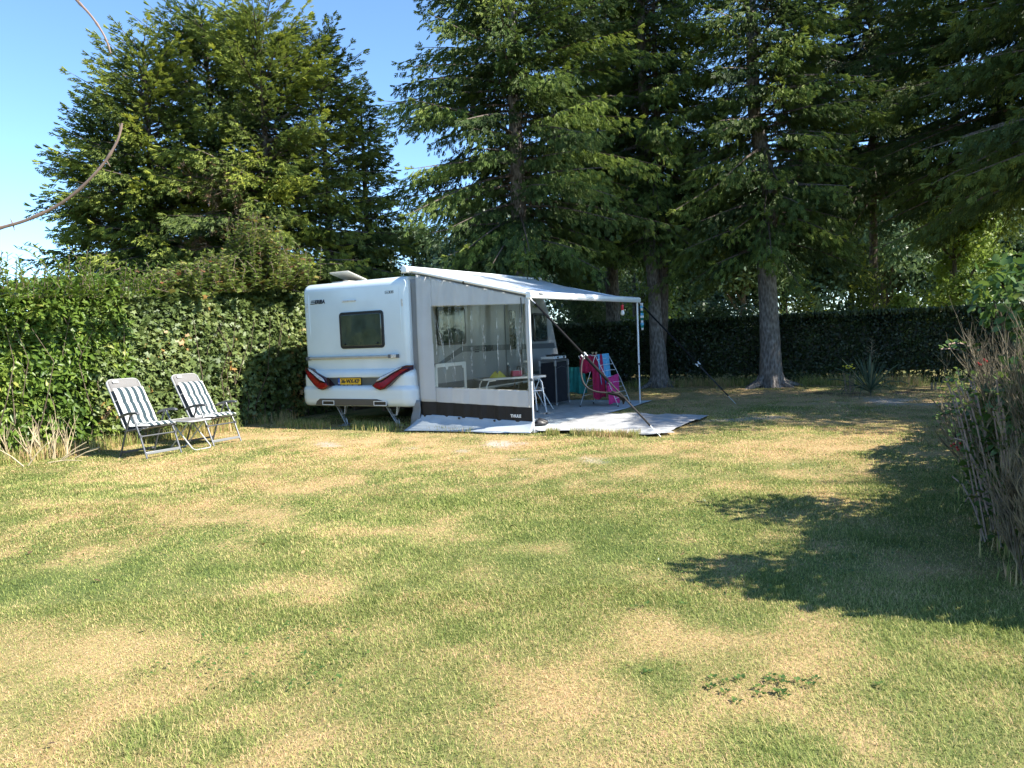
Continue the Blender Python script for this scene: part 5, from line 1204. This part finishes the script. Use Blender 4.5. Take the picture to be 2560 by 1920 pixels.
k = on_table('tissue_box', 'pink box standing on the table', 'box', .03, -.10); MB().box(-.06, .06, -.09, .09, 0, .10).build('box', 'pink_plastic', k, bevel=.012); MB().box(-.03, .03, -.06, .06, .1, .106).build('opening', 'white_plastic', k, bevel=.002)
def bottle(label, x, y, h, m, cap): 
    b = on_table('bottle', label, 'bottle', x, y); MB().lathe([(0, 0), (.026, 0), (.028, .01), (.028, h*.7), (.012, h*.84), (.012, h*.9)], n=16).build('body', m, b); MB().lathe([(.014, h*.88), (.014, h), (.010, h+.004)], n=12).build('cap', cap, b)
bottle('slim white bottle between the pink box and the yellow bag', -.02, .02, .20, 'white_plastic', 'blue'); bottle('dark bottle with pale cap beside the slim white one', .04, .05, .24, 'logo_dark', 'white_plastic')
yb = on_table('plastic_bag', 'yellow-green plastic bag slumped on the table', 'bag', .02, .24); mb = MB(); mb.sheet(lambda u, v: (.09*math.cos(6.283*u)*(1-v*.75)*(1+.2*math.sin(9*u)), .15*math.sin(6.283*u)*(1-v*.7), .09*v**.8*(1+.25*math.sin(u*12))), 24, 6); mb.build('bag', 'yellow_plastic', yb, fix=False)
# step stool
ss = at_awn('step_stool', 'aluminium folding step stool at the end of the table', 'stool', 0, 0); ss.location = (.42, 13.95, .012); ss.rotation_euler.z = rad(20)
for i, (zz, xx, w) in enumerate(((.40, .05, .17), (.21, -.16, .17))):
    MB().box(xx-.10, xx+.08, -w, w, zz, zz+.025).build('step', 'textile_grey', ss, bevel=.006)
for sy in (-.18, .18):
    mb = MB(); mb.tube([(.05, sy, .64), (.06, sy, .40), (-.28, sy, .02)] if False else [(.0, sy*.9, .62), (.0, sy, .55), (-.24, sy, .02)], .011, n=8); mb.build('front_leg', 'alu', ss)
    mb = MB(); mb.tube([(.04, sy*.95, .42), (.26, sy, .02)], .011, n=8); mb.build('rear_leg', 'alu', ss)
mb = MB(); mb.tube([(.0, -.16, .62), (.0, .16, .62)], .011, n=8); mb.build('hoop', 'alu', ss)
# cabinet with gas stove
cb = at_awn('camping_cabinet', 'black fabric camping cabinet with grey frame, beside the drying rack', 'cabinet', 3.85, .88, 0)
cl = (cb.location)
for q in (cb,): q.location = tuple(G(1388, 1015)+AV*.28-NV*.14)
x0, x1, y0, y1, HC = -.27, .27, -.17, .17, .86
MB().box(x0+.012, x1-.012, y0+.012, y1-.012, .06, HC-.03).build('fabric_body', 'cabinet_cloth', cb, bevel=.01)
mb = MB()
for x in (x0, x1):
    for y in (y0, y1): mb.tube([(x, y, .012), (x, y, HC)], .014, n=8)
for z in (.05, HC):
    mb.tube([(x0, y0, z), (x1, y0, z), (x1, y1, z), (x0, y1, z), (x0, y0, z)], .011, n=6)
mb.build('frame', 'chair_bar', cb)
mb = MB()
for x in (x0, x1):
    for y in (y0, y1): mb.box(x-.02, x+.02, y-.02, y+.02, HC-.09, HC+.015); mb.box(x-.018, x+.018, y-.018, y+.018, .0, .05)
mb.build('corner_joint', 'alu', cb, bevel=.005)
MB().box(x0-.01, x1+.01, y0-.01, y1+.01, HC+.015, HC+.03).build('worktop', 'chair_bar', cb, bevel=.004)
mb = MB(); mb.tube([(x0-.004+.05, y0+.006, .12), (x0+.05, y0+.006, HC-.14), (0, y0+.006, HC-.10), (x1-.05, y0+.006, HC-.14), (x1-.05, y0+.006, .12)], .004, n=5); mb.build('zip', 'stripe_grey', cb)
stv = thing('gas_stove', 'white two-burner camping stove on top of the black cabinet', 'stove', tuple(Vector(cb.location)+UP*(HC+.031)), RZ)
MB().box(-.26, .26, -.15, .15, .012, .065).build('housing', 'white_metal', stv, bevel=.012)
for x in (-.13, .13):
    mb = MB(); mb.lathe([(0, .065), (.07, .065), (.07, .085), (.03, .09), (0, .09)], (x, .02, 0), 18); [mb.box(-.09, .09, -.004, .004, .092, .099, Matrix.Translation((x, .02, 0)) @ Matrix.Rotation(a, 4, 'Z')) for a in (0, math.pi/2)]; mb.build('burner', 'black', stv)
mb = MB(); [mb.tube([(x, -.15, .04), (x, -.175, .04)], .016, n=10) for x in (-.13, .13)]; mb.build('knob', 'black', stv)
mb = MB(); [mb.lathe([(.015, 0), (.015, .014)], (x, y, 0), 8) for x in (-.22, .22) for y in (-.12, .12)]; mb.build('foot', 'black', stv)
# shoes by the near leg
for i, (dx, dy) in enumerate(((0, 0), (.03, .13))):
    p = G(1345, 1066)+Vector((dx*1.0, dy, .016)); sh_ = thing('clog', ('black clog nearer the awning leg' if i == 0 else 'black clog beside and behind the first one'), 'shoe', tuple(p), .12, 'pair of black clogs')
    mb = MB(); mb.sheet(lambda u, v: (-.13+.26*u, (.048+.012*math.sin(u*3.1))*math.cos(math.pi*v)*min(1, 3.2*(1-u)+.15)**.5*min(1, 4*u+.35)**.5, .002+(.045+.045*math.sin(math.pi*min(1, u*1.0))**1.2)*math.sin(math.pi*v)*(1 if u > .42 else .55)), 18, 10)
    mb.build('upper', 'black', sh_, fix=False, solid=.006); MB().prism([(-.13, -.03), (-.10, -.045), (.05, -.052), (.12, -.03), (.135, 0), (.12, .03), (.05, .052), (-.10, .045), (-.13, .03)], (0, 0, 0), (1, 0, 0), (0, 1, 0), (0, 0, 1), .018).build('sole', 'rubber', sh_, bevel=.004)

# ------------------------------------------------------------------ drying rack
def wire(name, segs, parent, m='white_metal', r=.0055):
    mb = MB()
    for s in segs: mb.tube(s, r, n=6)
    return mb.build(name, m, parent)
R1, R2 = Vector((1.56, 14.20, .96)), Vector((1.87, 14.75, .96)); rk = thing('drying_rack', 'white wire laundry rack hung with towels under the awning edge', 'laundry rack', (1.56, 14.2, 0)); O_ = Vector((1.56, 14.2, 0))
F1, F2 = Vector((1.93, 14.02, .03)), Vector((2.24, 14.57, .03)); B1, B2 = Vector((1.26, 14.30, .03)), Vector((1.57, 14.85, .03))
L_ = lambda a, b, s: a.lerp(b, s)-O_
wire('right_panel', [[R1-O_, L_(R1, F1, .5)+Vector((.02, 0, .01)), F1-O_], [R2-O_, L_(R2, F2, .5)+Vector((.02, 0, .01)), F2-O_]]+[[L_(R1, F1, s), L_(R1, F1, s).lerp(L_(R2, F2, s), .5)+Vector((0, 0, .01)), L_(R2, F2, s)] for s in (.08, .2, .32, .44, .56, .66, .76, .86)], rk, r=.005)
wire('left_panel', [[R1-O_, B1-O_], [R2-O_, B2-O_]]+[[L_(R1, B1, s), L_(R2, B2, s)] for s in (.25, .5, .62, .8)], rk, r=.005)
Wg1, Wg2 = R1+Vector((-.30, .10, .0)), R2+Vector((-.30, .10, .0))
wire('folding_wing', [[R1-O_, Wg1-O_], [R2-O_, Wg2-O_], [Wg1-O_, Wg2-O_], [L_(R1, Wg1, .5), L_(R2, Wg2, .5)], [L_(R1, B1, .35), Wg1-O_], [L_(R2, B2, .35), Wg2-O_], [R1-O_, R2-O_]], rk, r=.005)
mb = MB()
for f in (F1, F2, B1, B2): mb.lathe([(.012, -.03), (.014, -.01), (.008, .01)], f-O_, 8)
mb.build('foot', 'black', rk)
def towel(name, label, a, b, drop1, drop2, out, m, w=1.0, seed=0, tp=1.0):
    """cloth folded over the line a-b, hanging drop1 on one side and drop2 on the other"""
    a, b = Vector(a), Vector(b); mid = (a+b)/2; t = thing(name, label, 'towel', (mid.x, mid.y, 0)); o = Vector((mid.x, mid.y, 0)); out = Vector(out); tot = drop1+drop2+.02
    def f(u, v):
        s = v*tot-drop1; e = a.lerp(b, .5+(u-.5)*w); side = 1 if s > 0 else -1; q = abs(s)
        fold = .018*math.sin(u*13+seed)*min(1, q*3)+.008*math.sin(u*29+q*6+seed)
        wd = 1-(1-tp)*q/max(drop1, drop2); c = a.lerp(b, .5); e = c+(e-c)*wd
        return e+out*(side*(.012+q*.10)+fold)+Vector((0, 0, .012-q+.01*math.sin(u*7+seed)*q*3))-o
    mb = MB(); mb.sheet(f, 26, 34); mb.build('cloth', m, t, fix=False, solid=.008); return t
fr = (R1-F1).normalized()
towel('towel', 'dark crimson towel over the left wing of the drying rack', Wg1+Vector((.02, 0, .01)), R1+Vector((-.07, .03, .01)), .34, .30, (0.3, -.95, 0), 'crimson', .95, 1)
towel('towel', 'long crimson towel hanging in the middle of the drying rack', R1+Vector((-.06, .08, .01)), R1+Vector((.02, .10, .01)) + Vector((.12, .05, 0)), .35, .80, (.2, -.98, 0), 'crimson', 1, 2, 1.25)
towel('towel', 'light blue towel over the top bar of the drying rack', R1+Vector((.03, .05, .012)), R2+Vector((.0, -.04, .012)), .30, .55, (.75, -.42, 0), 'blue', .92, 3, .9)
towel('towel', 'short pink towel low on the right panel of the drying rack', R1.lerp(F1, .47)+Vector((.04, .03, .012)), R2.lerp(F2, .42)+Vector((0, -.05, .012)), .20, .42, (.75, -.42, 0), 'pink', .95, 4)
towel('towel', 'pink towel nearly touching the mat below the drying rack', R1.lerp(F1, .62)+Vector((-.03, .0, .01)), R1.lerp(F1, .62)+Vector((.19, .22, .01)), .15, .32, (.55, -.8, 0), 'pink', 1, 5, 1.1)
mb = MB()
for s in (-.22, -.17, -.04, .02): p = R1+Vector((s, .03, .02)); mb.box(-.006, .006, -.006, .006, -.02, .05, Matrix.Translation(p-O_) @ Matrix.Rotation(.3, 4, 'Y')); mb.box(-.006, .006, -.006, .006, -.02, .05, Matrix.Translation(p-O_) @ Matrix.Rotation(-.3, 4, 'Y'))
mb.build('clothes_peg', 'dry_stalk', rk)
# teal cloth over a low folding chair behind the cabinet
TC = Vector((1.32, 16.0, 0)); lc = thing('camp_chair', 'low folding chair hidden under the teal cloth behind the cabinet', 'chair', tuple(TC))
wire('frame', [[(-.18, 0, 0), (-.18, 0, .66)], [(.18, 0, 0), (.18, 0, .66)], [(-.18, 0, .66), (.18, 0, .66)], [(-.18, .4, 0), (-.18, .05, .36)], [(.18, .4, 0), (.18, .05, .36)]], lc, 'chair_frame', .011)
MB().box(-.18, .18, .02, .38, .34, .36).build('seat', 'textile_grey', lc, bevel=.005)
towel('cloth', 'teal cloth draped over the low chair behind the black cabinet', TC+Vector((-.18, 0, .68)), TC+Vector((.20, 0, .66)), .25, .52, (.1, -1, 0), 'teal', 1.0, 6, 1.15)
# lamp and streamer hanging from the rail
lp = P0+AV*3.45+Vector((0, 0, 0)); lm = thing('hanging_lamp', 'red battery lamp with white bulb hanging from the awning rail', 'lamp', (lp.x, lp.y, 0))
zt = ZL-.05
mb = MB(); mb.tube([(0, 0, zt-.01), (0, 0, zt-.055)], .003, n=5); mb.build('cord', 'red_plastic', lm)
MB().lathe([(.01, zt-.05), (.026, zt-.06), (.028, zt-.14), (.022, zt-.15)], n=16).build('socket', 'red_plastic', lm)
MB().lathe([(.018, zt-.15), (.030, zt-.175), (.036, zt-.205), (.030, zt-.232), (.012, zt-.245), (.002, zt-.247)], n=18).build('bulb', 'white_plastic', lm)
wp = P0+AV*(AL+.02)+NV*.075; wn = thing('hanging_streamer', 'blue and white patterned streamer hanging beside the far awning leg', 'decoration', (wp.x, wp.y, 0))
mb = [MB(), MB(), MB()]
for i in range(11):
    z1 = zt-.02-i*.046; mb[(0, 1, 0, 2, 1, 0, 2, 0, 1, 2, 0)[i]].sheet(lambda u, v: (.05*(u-.5)*(1+.3*math.sin(i*1.7)), .012*math.sin(u*6+i), z1-.046*v), 5, 2)
for q, m, nm in zip(mb, ('white_plastic', 'blue', 'teal'), ('white_pieces', 'blue_pieces', 'teal_pieces')): q.build(nm, m, wn, fix=False, solid=.003)
mb_ = MB(); mb_.tube([(-.06, 0, zt+.0), (0, 0, zt-.02)], .003, n=5); mb_.build('string', 'white_plastic', wn)

# ------------------------------------------------------------------ recliners: x = facing, origin on the ground
def recliner(label, loc, rz):
    t = thing('recliner_chair', label, 'recliner', loc, rz, 'camping recliners by the hedge'); w = .255
    for s in (-1, 1):
        y = s*w
        mb = MB(); mb.tube([(.275, y, .0), (.16, y, .30), (.02, y, .575)], .0125, n=8); mb.build('front_leg', 'chair_frame', t)
        mb = MB(); mb.tube([(-.30, y*.98, .0), (-.17, y*.98, .28), (-.01, y*.98, .575)], .0125, n=8); mb.build('rear_leg', 'chair_frame', t)
        mb = MB(); pr = [(-.21, .545), (-.14, .575), (.0, .605), (.14, .612), (.20, .600), (.205, .575), (.14, .578), (.0, .572), (-.13, .545), (-.20, .515)]
        mb.prism(pr, (0, y+s*.025-.022, 0), (1, 0, 0), (0, 0, 1), (0, 1, 0), .044); mb.build('armrest', 'chair_frame', t, bevel=.008)
        mb = MB(); mb.tube([(-.19, y*.93, .34), (-.06, y*.93, .355), (.22, y*.93, .395)], .011, n=8); mb.build('side_rail', 'chair_frame', t)
    mb = MB(); mb.box(.235, .258, -w, w, .05, .085); mb.build('front_bar', 'chair_bar', t, bevel=.004)
    mb = MB(); mb.box(-.29, -.272, -w, w, .045, .075); mb.build('rear_bar', 'chair_frame', t, bevel=.004)
    mb = MB(); mb.tube([(.165, -w, .285), (.165, w, .285)], .010, n=8); mb.box(.15, .185, -w-.018, -w+.014, .27, .305); mb.box(.15, .185, w-.014, w+.018, .27, .305); mb.build('cross_tube', 'chair_frame', t)
    mb = MB(); mb.sheet(lambda u, v: (-.17+.42*u, -.225+.45*v, .362+.04*u-.02*math.sin(math.pi*u)*math.sin(math.pi*v)), 8, 8); mb.build('seat', 'textile_grey', t, solid=.006, fix=False)
    bx, bz = -.165, .355; dx, dz = -.36, .64      # back line
    pb = lambda s, o=0: (bx+dx*s+o*.87, bz+dz*s+o*.49)
    out = rrect(-.235, .235, -.02, 1.04, .09, 6)
    mb = MB(); pts = [(pb(z)[0]-.0, y, pb(z)[1]) for y, z in out]; pts.append(pts[0]); mb.tube(pts, .0115, n=8, cap=False); mb.build('back_frame', 'chair_bar', t)
    inner = rrect(-.232, .232, -.015, 1.035, .085, 6)
    mb = MB(); mb.prism([(y, z) for y, z in inner], (bx, 0, bz), (0, 1, 0), (dx, 0, dz), (.87, 0, .49), .006); mb.build('back_textile', 'textile_grey', t)
    mb = MB(); pts = [(pb(z, .012)[0], y, pb(z, .012)[1]) for y, z in out[2:14]]; mb.tube([(pb(.55, .008)[0], .236, pb(.55, .008)[1])]+pts+[(pb(.55, .008)[0], -.236, pb(.55, .008)[1])], .0045, n=6); mb.build('piping', 'piping', t)
    mb = MB(); mb.sheet(lambda u, v: (pb(.80+.235*u, .012+.030*math.sin(math.pi*min(1, max(0, u)))**.6*math.sin(math.pi*v)**.35)[0], -.205+.41*v, pb(.80+.235*u, .012+.030*math.sin(math.pi*u)**.6*math.sin(math.pi*v)**.35)[1]), 12, 14); hc = mb.build('head_pad', 'textile_grey', t, fix=False)
    mb = MB(); z_ = .965; p = pb(z_, .047); mb.box(-.001, .002, -.17, -.09, -.018, .018, Matrix.Translation((p[0], 0, p[1])) @ Matrix.Rotation(math.atan2(dx, dz), 4, 'Y')); mb.build('label_patch', 'piping', hc, smooth=False)
    return t
def cushion(label, loc, rz):
    # padded, follows seat and back: parameter s along the length
    segs = [(.275, .412), (.10, .405), (-.10, .392), (-.145, .42), (-.20, .53), (-.285, .68), (-.37, .83), (-.415, .905)]
    P = [Vector((a, 0, b)) for a, b in segs]; cum = [0]
    for a, b in zip(P, P[1:]): cum.append(cum[-1]+(b-a).length)
    tot = cum[-1]
    def pt(s):
        s *= tot
        for i in range(len(P)-1):
            if s <= cum[i+1]+1e-9: return P[i].lerp(P[i+1], (s-cum[i])/(cum[i+1]-cum[i])), (P[i+1]-P[i]).normalized()
        return P[-1], (P[-1]-P[-2]).normalized()
    mb = MB(); nu, nv = 44, 20; k = []
    for side in (1, -1):
        for i in range(nu+1):
            s = i/nu; p, d = pt(s); nrm = Vector((d.z, 0, -d.x)); 
            if nrm.z < 0 and d.x < 0 and abs(d.z) < .2: nrm = -nrm
            nrm = Vector((max(0, d.z) if True else 0, 0, -d.x)); nrm.normalize()
            for j in range(nv+1):
                v = j/nv; e = min(1, 7*min(v, 1-v))**.5*min(1, 14*min(s, 1-s))**.5; q = 1-.45*math.exp(-((s*3.9-round(s*3.9))/.10)**2)*(1 if 0 < round(s*3.9) < 3.9 else 0)
                th = (.034*e*q if side > 0 else -.006*e); off = -.012 if side < 0 else 0
                y = -.222+.444*v; y *= 1-.02*math.sin(s*9)
                pp = p+nrm*(th+.012); mb.v.append((pp.x, y, pp.z))
    N_ = (nu+1)*(nv+1)
    for i in range(nu):
        for j in range(nv):
            a = i*(nv+1)+j; mb.f.append((a, a+nv+1, a+nv+2, a+1)); b = a+N_; mb.f.append((b, b+1, b+nv+2, b+nv+1))
    for i in range(nu):
        for j in (0, nv): a = i*(nv+1)+j; mb.f.append((a, a+nv+1, a+nv+1+N_, a+N_))
    for j in range(nv):
        for i in (0, nu): a = i*(nv+1)+j; mb.f.append((a, a+1, a+1+N_, a+N_))
    t = thing('seat_cushion', label, 'cushion', loc, rz, 'striped seat cushions'); mb.build('padding', 'cushion', t)
    mb = MB(); p, _ = pt(.80)
    for s in (1, -1): mb.tube([(p.x, s*.22, p.z+.02), (p.x-.03, s*.245, p.z), (p.x-.03, s*.25, p.z-.05)], .004, n=5)
    mb.tube([(.26, -.2, .40), (.20, -.24, .385), (.14, -.245, .36)], .004, n=5); mb.build('tie', 'piping', t)
    return t
lc1, rz1 = Vector((-4.87, 10.22, 0)), math.atan2(-.50, .87)
rc1, rz2 = Vector((-4.40, 11.18, 0)), math.atan2(-.44, .90)
recliner('left grey recliner with a striped cushion, nearest the cut stems', tuple(lc1), rz1); cushion('green and white striped cushion on the left recliner', tuple(lc1), rz1)
recliner('right grey recliner with a striped cushion, nearer the caravan', tuple(rc1), rz2); cushion('green and white striped cushion on the right recliner', tuple(rc1), rz2)
# dark low chair in the awning, back just seen over the table
ch = thing('folding_chair', 'dark folding chair inside the awning, its rounded back just above the table', 'chair', (-.10, 14.15, .012), rad(190))
wire('frame', [[(-.2, .22, 0), (.2, .22, .42)], [(-.2, -.22, 0), (.2, -.22, .42)], [(.2, .22, 0), (-.18, .22, .42)], [(.2, -.22, 0), (-.18, -.22, .42)], [(-.18, -.22, .42), (-.24, -.22, .72), (-.25, -.16, .80), (-.25, .16, .80), (-.24, .22, .72), (-.18, .22, .42)]], ch, 'chair_frame', .011)
MB().sheet(lambda u, v: (-.18+.38*u, -.21+.42*v, .42-.03*math.sin(math.pi*u)*math.sin(math.pi*v)), 8, 8).build('seat', 'black', ch, fix=False, solid=.006)
MB().prism([(y, z) for y, z in rrect(-.21, .21, .46, .79, .08)], (-.205, 0, 0), (0, 1, 0), (-.12, 0, 1), (1, 0, 0), .008).build('backrest', 'black', ch)
# folding footstool table between the recliners
ft = thing('folding_footstool', 'low folding footstool with pale crossed legs between the two recliners', 'footstool', (-4.53, 10.66, 0), math.atan2(-.48, .88))
MB().prism(rrect(-.25, .25, -.17, .17, .05), (0, 0, .40), (1, 0, 0), (0, 1, 0), (0, 0, 1), .015).build('top', 'textile_grey', ft)
mb = MB(); p = [(x, y, .408) for x, y in rrect(-.26, .26, -.18, .18, .05)]; mb.tube(p+[p[0]], .012, n=8, cap=False); mb.build('rim', 'piping', ft)
for s, xa, xb in ((.15, -.17, .25), (.13, .17, -.25)):
    mb = MB(); mb.tube([(xa, -s, .40), (xb*.93, -s, .035), (xb, -s*.8, .012), (xb, s*.8, .012), (xb*.93, s, .035), (xa, s, .40)], .0095, n=8); mb.build('leg_frame', 'piping', ft)
# pieces that lie apart become parts of their own
def split_loose(o):
    me = o.data; bm = bmesh.new(); bm.from_mesh(me); bm.verts.ensure_lookup_table(); seen = set(); isl = []
    for v in bm.verts:
        if v.index in seen: continue
        st = [v]; seen.add(v.index); cur = []
        while st:
            q = st.pop(); cur.append(q.index)
            for e in q.link_edges:
                w = e.other_vert(q)
                if w.index not in seen: seen.add(w.index); st.append(w)
        isl.append(cur)
    bm.free()
    if len(isl) < 2: return
    # join islands that touch (boxes close together)
    B = [([min(me.vertices[i].co[k] for i in c) for k in range(3)], [max(me.vertices[i].co[k] for i in c) for k in range(3)]) for c in isl]
    par = list(range(len(isl)))
    def fd(i):
        while par[i] != i: i = par[i]
        return i
    for i in range(len(isl)):
        for j in range(i):
            if all(B[i][0][k] <= B[j][1][k]+.002 and B[j][0][k] <= B[i][1][k]+.002 for k in range(3)): par[fd(i)] = fd(j)
    gr = {}
    for i, c in enumerate(isl): gr.setdefault(fd(i), set()).update(c)
    if len(gr) < 2: return
    for k, keep in enumerate(gr.values()):
        m2 = me.copy(); bm = bmesh.new(); bm.from_mesh(m2); bm.verts.ensure_lookup_table()
        bmesh.ops.delete(bm, geom=[v for v in bm.verts if v.index not in keep], context='VERTS'); bm.to_mesh(m2); bm.free()
        if k == 0: o.data = m2
        else: c = o.copy(); c.data = m2; COL.objects.link(c)
for q in list(bpy.data.objects):
    if q.type == 'MESH' and q.name.split('.')[0] in ('berry', 'latch', 'corner_joint', 'wheel', 'knob', 'burner', 'press_stud', 'bar_clamp', 'foot', 'clothes_peg', 'flower', 'trim_strip', 'marker_lamp', 'branch', 'tie', 'logo_bars', 'side_logo_bars', 'dealer_strip', 'side_shoots', 'brace'): split_loose(q)
print('objects', len(bpy.data.objects))
